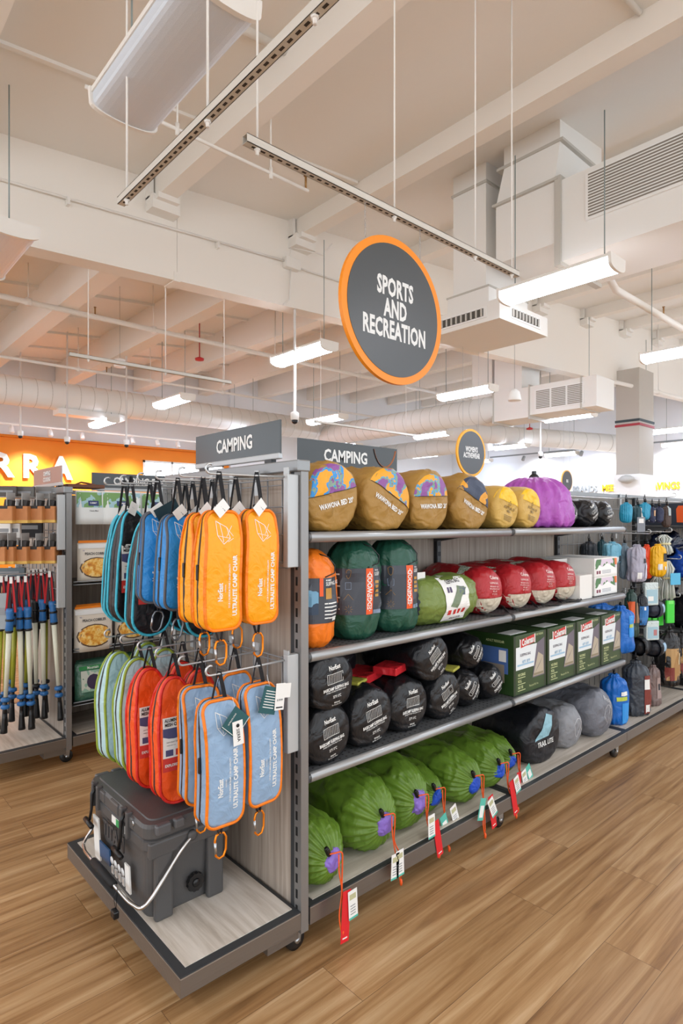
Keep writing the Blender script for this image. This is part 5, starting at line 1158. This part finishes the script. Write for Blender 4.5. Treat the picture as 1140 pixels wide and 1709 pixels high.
goods('stuff_sack', 'black gathered sack with blue label', 'stuff sack', 1062, 1080, 990, 1045, 1.58, fab('22262c'), 19, prints=[(-.42, .42, .05, .62, M('2a74b8', .4)), (-.1, .1, .5, .6, WHT)])
goods('storage_case', 'clear zip case with pale blue card, higher one', 'case', 1072, 1099, 972, 1010, 1.55, CLR, kind='card', d=.03, prints=[(-.4, .4, .1, .7, M('9fc0cc', .4)), (-.3, .1, .2, .4, WHT)])
goods('sleeping_pad', 'dark rolled pad in clear wrap, higher one', 'sleeping pad', 1076, 1106, 1000, 1030, 1.56, fab('2b3040'), 21, kind='roll', prints=[(.0, .45, .3, .75, M('8fb2cc', .4))])
goods('storage_case', 'clear zip case with pale blue card, lower one', 'case', 1074, 1100, 1036, 1068, 1.55, CLR, kind='card', d=.03, prints=[(-.4, .4, .1, .7, M('9fc0cc', .4)), (.05, .3, .25, .55, M('b87878', .5))])
goods('sleeping_pad', 'dark rolled pad in clear wrap, lower one', 'sleeping pad', 1078, 1106, 1064, 1094, 1.56, fab('1c2029'), 23, kind='roll', prints=[(.0, .45, .3, .75, M('8fb2cc', .4))])
goods('sleeping_pad', 'black rolled pad tucked left of the lower wrapped pad', 'sleeping pad', 1054, 1080, 1062, 1092, 1.6, fab('15171c'), 24, kind='roll')
for i, (l, r, t_, b_, y, lb) in enumerate(((1078, 1088, 1018, 1042, 1.75, 'first of the row, in shade'), (1087, 1097, 1016, 1044, 1.7, 'second of the row'), (1097, 1107, 1010, 1044, 1.6, 'hanging in front'), (1110, 1126, 1002, 1040, 1.54, 'outermost and brightest'))):
    goods('tent_stake_pack', 'neon green tent stake pack, %s' % lb, 'tent stakes', l, r, t_, b_, y, GRNS, 30 + i, kind='card', d=.02, prints=[(-.3, .3, .85, 1.0, M('7be86a', .4))], group='neon green stake packs')
goods('stuff_sack', 'blue plastic bundle bulging beside the green boxes', 'stuff sack', 1014, 1056, 1010, 1088, 1.56, BLU, 35, prints=[(.1, .4, .35, .8, M('2f93e0', .35)), (.1, .35, .55, .62, M('b9c84a', .4))], wf=.75, cord=.02)
goods('stuff_sack', 'blue plastic bundle further back over the green boxes', 'stuff sack', 985, 1025, 1006, 1040, 1.75, BLU, 36, wf=.7, cord=.02)
goods('stuff_sack', 'blue tent sack standing on the base behind the grey bag', 'stuff sack', 1003, 1046, 1118, 1200, 1.62, BLU, 37, prints=[(.05, .4, .05, .45, M('2f93e0', .35)), (-.2, .3, .5, .58, M('b9c84a', .4)), (.0, .3, .6, .68, WHT)], wf=.62, z=.16)
goods('stuff_sack', 'blue tent sack in the shade between the grey bags and shelf', 'stuff sack', 962, 1000, 1128, 1175, 1.75, BLU, 38, prints=[(-.1, .4, .3, .4, M('b9c84a', .4))], wf=.55, z=.16)
goods('stuff_sack', 'charcoal gathered sack with red barcode label on the base', 'stuff sack', 1040, 1082, 1090, 1180, 1.6, fab('3a4048', .35), 39, prints=[(.05, .42, .05, .75, MAR), (.05, .3, .5, .68, WHT), (.1, .32, .08, .22, WHT)], wf=.62, z=.16)
goods('stuff_sack', 'brownish grey gathered sack in clear wrap on the base', 'stuff sack', 1078, 1101, 1097, 1165, 1.6, fab('7c6a66', .3), 40, prints=[(.0, .4, .2, .7, M('a38f8a', .4)), (.1, .3, .4, .55, INK)], wf=.62, z=.16)
for i, (l, r, t_, b_, y, lb) in enumerate(((1094, 1109, 1058, 1140, 1.66, 'behind, half hidden'), (1102, 1132, 1050, 1144, 1.54, 'in front'), (1124, 1150, 1056, 1130, 1.6, 'cut by the photo edge'))):
    goods('camp_rug_roll', 'black roll in a wood-look card sleeve, %s' % lb, 'rolled mat', l, r, t_, b_, y, fab('1a1b1e', .35), 41 + i, prints=[(-.47, .47, .12, .68, WD), (-.47, -.05, .12, .35, MAR), (.2, .28, .4, .6, M('d8c29a', .5))], wf=.6, group='wood-look rolls')
# last bay of the near unit: shelves seen from the side
for nm, z in (('topmost', 1.362), ('upper middle', .973), ('lower middle', .583)): make_shelf('%s grey shelf of the last bay, at the right photo edge' % nm, 4.84, 5.98, z)
t = thing('boxed_goods', 'dark navy box with an orange rounded panel on the far right top shelf', 'box', (4.87, 1.70, 1.3625)); b = MB(); b.box(0, .16, -.16, .2, 0, .165, bev=.003); b.build('box', M('27303f', .5), t)
b = MB(); b.prism([(-.03, .02), (.03, .02), (.045, .05), (.045, .115), (.025, .145), (-.02, .145), (-.035, .12)], .001, .003, 0, T=TR(0, -.07, 0) @ RZ(-90) @ FR); b.build('orange_panel', M('ee5f1e', .5), t)
b = MB(); 
for k in range(4): b.box(.01, .06, -.002, -.0, .03 + .03 * k, .04 + .03 * k, T=TR(0, .17, 0) @ RZ(-90))
b.build('white_print', PRINTW, t)
for i, (x, y, z, r, c, l) in enumerate(((4.98, 1.62, .9738, .10, fab('1b4fb8', .3), 'royal blue glossy bundle on the last bay shelf'), (4.98, 1.80, .9738 + .12, .10, fab('101a34', .3), 'navy glossy bundle heaped behind the royal blue one'), (5.0, 1.60, .5838, .12, fab('15161c', .35), 'black glossy bundle under the royal blue one'), (5.0, 1.82, .5838 + .05, .12, fab('22202a', .35), 'black bundle deeper on the same last bay shelf'), (5.0, 1.66, .1595, .13, fab('1d1e22', .4), 'black bundle on the base of the last bay'))):
    s0 = sack_mesh(.3, r, r, front=DOME, seed=80 + i, amp=.014, creases=2, flat=.1); b = MB(); b.add(s0.v, s0.f, 0, True, TR(-.1, 0, 0) @ RZ(-90)); o = b.build('bundle', c); o.location = (x, y, z); tag(o, l, 'bundle')

# ------------------------------------------------------------------ goods of the unit behind at left
GX, GY = 1.14, 3.60
KR = ramp_mat('kraft', ['b5713c', 'c27f48', 'b8763f', 'cc8b52'], 14, constant=False)
def kraft(loc, label, rz=0):
    t = thing('kraft_pack', label, 'packet', loc, rz, 'brown packets hanging at left')
    b = MB(); b.box(-.034, .034, -.06, .06, -.095, 0, bev=.004); b.build('box', KR, t)
    b = MB(); b.box(-.035, .035, -.061, .061, -.093, -.078); b.build('yellow_band', M('d9b25a', .6), t)
    b = MB(); b.box(-.0355, .01, -.0615, .01, -.014, .002); b.box(-.02, .02, -.04, .0, .0, .035, T=RY(10)); b.build('black_flap', M('2a2624', .6), t)
    b = MB(); b.box(-.001, .001, -.05, .05, .0, .075); b.build('clear_header', M('a9a6a2', .2, spec=.7), t)
    return t
for r, (py, xs) in enumerate(((845, ((18, ''), (43, ''), (67, ''), (88, ''))), (912, ((6, ''), (20, ''), (42, ''), (66, ''), (88, ''))))):
    for i, (px, _) in enumerate(xs):
        y = 3.66 + .0 * i; p = at(px, py, y=3.68); nm = ORD[len(xs) - 1 - i]
        kraft(p, 'brown kraft packet with yellow band, %s row, %s from the end post' % (('upper', 'lower')[r], nm), -38)
for i, (z, l) in enumerate(((1.53, 'long hook over the upper brown packets'), (1.30, 'long hook over the lower brown packets'), (1.10, 'long hook carrying the trekking poles'))):
    make_hook((GX - .04, 3.72, z), .42, l, 'hooks of the unit behind at left')
# trekking poles
WHP = M('dcdcc8', .4); BLP = M('2a6aa8', .4); RDC = M('c8252b', .6)
def poles(loc, rz, label, col=WHP, lean=0, clasp=BLP):
    t = thing('trekking_poles', label, 'trekking poles', loc, rz, 'trekking poles at left')
    def cyl_part(nm, prof, m, dx=0):
        b = MB(); b.lathe(prof, 12, T=RY(lean) @ TR(dx, 0, 0)); return b.build(nm, m, t)
    cyl_part('shaft', [(.0105, -.66), (.0145, -.29)], col)
    cyl_part('grip', [(.013, -.30), (.021, -.29), (.018, -.25), (.02, -.235), (.017, -.22), (.022, -.19), (.021, -.17)], clasp)
    cyl_part('grip_collar', [(.018, -.305), (.023, -.30), (.018, -.288)], BLKPL); cyl_part('grip_ring', [(.0215, -.24), (.023, -.235), (.0215, -.228)], BLKPL)
    cyl_part('lower_section', [(.009, -.80), (.011, -.66)], BLKPL)
    for z in (-.675, -.715): cyl_part('lock_lever', [(.015, z - .012), (.023, z - .007), (.023, z + .007), (.015, z + .012)], clasp if z > -.7 else BLP)
    cyl_part('rubber_tip', [(.019, -.86), (.018, -.845), (.013, -.78), (.011, -.75)], BLKPL)
    b = MB(); b.band([(-.02, 0, -.19), (-.016, 0, -.05), (-.002, 0, .0), (.010, 0, -.06), (.018, 0, -.19)], .02, .002, (.8, .6, .0)); b.build('wrist_strap', M('3c3c44', .7), t)
    b = MB(); b.band([(-.028, -.008, -.18), (-.014, -.008, -.03), (0, -.008, -.0)], .009, .003, (.8, .6, 0)); b.build('red_cord', RDC, t)
    b = MB(); b.band([(.022, -.008, -.19), (.01, -.008, -.04), (.002, -.008, -.0)], .009, .003, (.8, .6, 0)); b.build('red_cord', RDC, t)
    b = MB(); b.box(-.008, .008, -.012, -.01, -.03, .006); b.build('price_tag', PAPER, t); return t
first = None
for i, (px, y, dz, ln) in enumerate(((20, 3.70, -.0, 3), (32, 3.74, .0, -1), (44, 3.72, .0, -2), (57, 3.80, .03, -1), (70, 3.76, .03, -1), (84, 3.72, .02, -4), (12, 3.85, .0, 1), (50, 3.88, .02, 2), (76, 3.86, .03, 0), (28, 3.90, .0, 2), (38, 3.92, .02, -2), (62, 3.94, .02, 1), (4, 3.8, .0, 2), (66, 3.84, -.02, 3), (18, 3.96, .04, 0))):
    p = at(px, 975, y=y)
    poles((p.x, y, 1.08 + dz), -40, 'trekking pole with %s grip, %s' % ('blue' if i % 5 != 3 else 'black', ['foremost, outer left', 'foremost, second along', 'foremost, third along', 'wrapped by a grey strap', 'right of the grey strap one', 'closest to the end post', 'rear layer, outermost', 'rear layer, behind the third', 'rear layer, by the post', 'rear layer, behind the first', 'rear layer, black shaft, left of centre', 'rear layer, black shaft, right of centre', 'at the very left edge', 'dark one tucked behind the post pole', 'rear layer, deepest at left'][i]), WHP if i < 6 else BLKPL if i in (10, 11, 13) else M('a3a52e', .4), ln, BLP if i % 5 != 3 else BLKPL)
# other small goods far left
for i, (px, py, w, h, c, l, y) in enumerate(((8, 885, .07, .1, PAPER, 'white carded packet between the brown packet rows, outer', 3.8), (24, 885, .07, .1, PAPER, 'white carded packet between the brown packet rows, inner', 3.8), (48, 880, .16, .12, M('1d1e22', .6), 'black pouch behind the white carded packets', 3.9), (12, 955, .2, .05, M('5f6d74', .5), 'grey blue pack below the lower brown packets', 3.85), (5, 1020, .05, .2, M('98a0a4', .5), 'grey strap bundle at the very left edge', 3.75), (10, 820, .12, .06, M('4a4440', .5), 'dark shiny packet above the upper brown packets, outer', 3.85), (40, 822, .12, .07, M('5a5650', .4), 'dark shiny packet above the upper brown packets, inner', 3.85), (78, 822, .12, .07, M('77736f', .4), 'grey shiny packet by the side channel', 3.85))):
    p = at(px, py, y=y); b = MB(); b.box(-w / 2, w / 2, -.012, .012, -h / 2, h / 2, 0, bev=.003); b.box(-w * .35, w * .35, -.014, -.012, -h * .1, h * .1, 1); o = b.build('packet', [c, M('8c8f92', .6)]); o.location = p; o.rotation_euler.z = R(-35); tag(o, l, 'packet')
# food pouches right of the post
PIE = ramp_mat('cobbler', ['b0641e', 'd9962f', 'e8b95a', 'f0d48c', 'c47a25'], 45, detail=3, constant=False, pos=[.25, .42, .52, .62, .75])
PCH = M('d8cfc0', .4, bump=.2, bs=20); PCB = M('8c5f3e', .5)
def food(loc, label, w=.2, h=.215, kind='pie'):
    t = thing('food_pouch', label, 'food pouch', loc, 0, 'food pouches in the bay behind')
    b = MB(); pr = []
    for zz, tk_ in ((0, .03), (.04, .034), (h * .5, .026), (h * .9, .01), (h, .003)):
        pr.append([Vector((x, s * tk_ * math.sqrt(max(.02, 1 - (x / (w / 2)) ** 4)), zz)) for s, xs_ in ((-1, [-w / 2 + w * i / 8 for i in range(9)]), (1, [w / 2 - w * i / 8 for i in range(9)])) for x in xs_])
    b.loft(pr); b.build('pouch', PCH if kind == 'pie' else M('dcdfdd', .35) if kind == 'white' else M('3f6e5a', .3, bump=.5, bs=30, spec=.8), t); st = Stamp(b, .002); g = MB()
    if kind == 'pie':
        st.grid(g, 0, 0, 0, 0, 16, 5, 2, z=h * .36, shape=lambda u, v: ((w * .46 * v) * math.cos(2 * PI * u), h * .27 * v * math.sin(2 * PI * u)))
        s2 = Stamp(b, .0032); s2.grid(g, 0, 0, 0, 0, 16, 5, 0, z=h * .365, shape=lambda u, v: ((w * .43 * v) * math.cos(2 * PI * u), h * .24 * v * math.sin(2 * PI * u)))
        s2.text(g, 'PEACH COBBLER', .021, 0, h * .72, 1, wide=.85, bold=.02); s2.grid(g, -w * .48, w * .48, h * .86, h * .97, 4, 2, 3); s2.text(g, 'TO', .01, -w * .35, h * .8, 4)
        g.build('label_print', [PIE, INK, M('5a4230', .5), M('dfe0de', .5), M('4a56a0', .5)], t)
        b = MB(); b.box(-w * .48, w * .48, -.004, .004, h, h + .012); b.build('orange_top', M('e8821e', .4), t)
    elif kind == 'green':
        st.grid(g, -w * .35, w * .35, h * .25, h * .8, 6, 6, 0); s2 = Stamp(b, .0035); s2.grid(g, 0, 0, 0, 0, 12, 3, 1, z=h * .5, shape=lambda u, v: (w * .2 * v * math.cos(2 * PI * u), h * .2 * v * math.sin(2 * PI * u)))
        s2.grid(g, -w * .4, w * .4, h * .82, h * .92, 4, 1, 2); s2.text(g, 'Mountain', .022, 0, h * .87, 3, wide=.8)
        g.build('label_print', [ramp_mat('camp_green', ['2d5a48', '8fb5a0', 'c9cfc2', '4a7a5f'], 24), M('3a2f4a', .5), M('2f8a4a', .5), PRINTW], t)
    else:
        st.grid(g, -w * .48, w * .48, h * .5, h * .95, 6, 4, 0); s2 = Stamp(b, .0035); s2.grid(g, -w * .16, w * .16, h * .55, h * .7, 3, 2, 1); s2.text(g, 'SUMMIT', .014, 0, h * .63, 2); s2.text(g, 'Classic Meal', .013, 0, h * .4, 3)
        g.build('label_print', [ramp_mat('camp_blue', ['5a8aa8', '9cc0c8', '6f9a5a', 'd9e2df'], 18), M('23356a', .5), PRINTW, INK], t)
    return t
for i, (x, y, z, k, l, w, h) in enumerate((
    (1.30, 3.66, 1.375, 'white', 'white meal bag with blue scenery hanging beside the left post', .19, .2), (1.47, 3.64, 1.375, 'white', 'white meal bag with blue scenery and navy badge, next along', .24, .2), (1.73, 3.68, 1.375, 'white', 'white meal bag seen behind the cyan-piped bags', .24, .2),
    (1.32, 3.66, 1.035, 'pie', 'peach cobbler pouch on the higher tray, beside the left post', .21, .23), (1.56, 3.66, 1.035, 'pie', 'peach cobbler pouch on the higher tray, second along', .21, .23), (1.80, 3.68, 1.035, 'pie', 'peach cobbler pouch on the higher tray, third along', .21, .23),
    (1.30, 3.64, .63, 'pie', 'peach cobbler pouch on the lower tray, beside the left post', .22, .25), (1.55, 3.68, .645, 'pie', 'peach cobbler pouch on the lower tray, second along', .21, .23), (1.80, 3.68, .645, 'pie', 'peach cobbler pouch on the lower tray, third along', .21, .23),
    (1.30, 3.66, .335, 'green', 'silver green freeze dried pouch low by the left post', .2, .22), (1.53, 3.68, .335, 'green', 'silver green freeze dried pouch low, second along', .2, .22), (1.78, 3.68, .335, 'green', 'silver green freeze dried pouch low, third along', .2, .22))):
    f_ = food((x, y, z), l, w, h, {'white': 'white', 'pie': 'pie', 'green': 'green'}[k])
    for q in (1, 2): dup(f_, (x + .02 * q, y + .05 * q, z), 0, l + ', %s copy behind' % ORD[q])
for z, l in ((1.03, 'wire tray under the higher peach cobbler pouches'), (.64, 'wire tray under the lower peach cobbler pouches'), (.33, 'wire tray under the silver green pouches')):
    t = thing('wire_tray', l, 'wire shelf', (1.18, 3.62, z), 0, 'wire trays in the bay behind'); b = MB(); b.box(0, 1.2, 0, .42, -.008, -.002); b.build('plate', M('2c2a29', .6), t)
    b = MB(); b.tube([(0, 0, .012), (1.2, 0, .012)], .004, 6); b.tube([(0, 0, -.006), (1.2, 0, -.006)], .003, 6); b.build('front_wire', WIRE, t)
b = MB(); b.box(0, .22, 0, .16, 0, .022, bev=.003); b.tube([(.06, .05, .02), (.09, .04, .035), (.14, .06, .03), (.18, .05, .022)], .006, 6); o = b.build('wooden_board', M('6b3b1e', .5)); o.location = (1.19, 3.75, 1.595); tag(o, 'brown wooden board lying on top beside the left post', 'board')
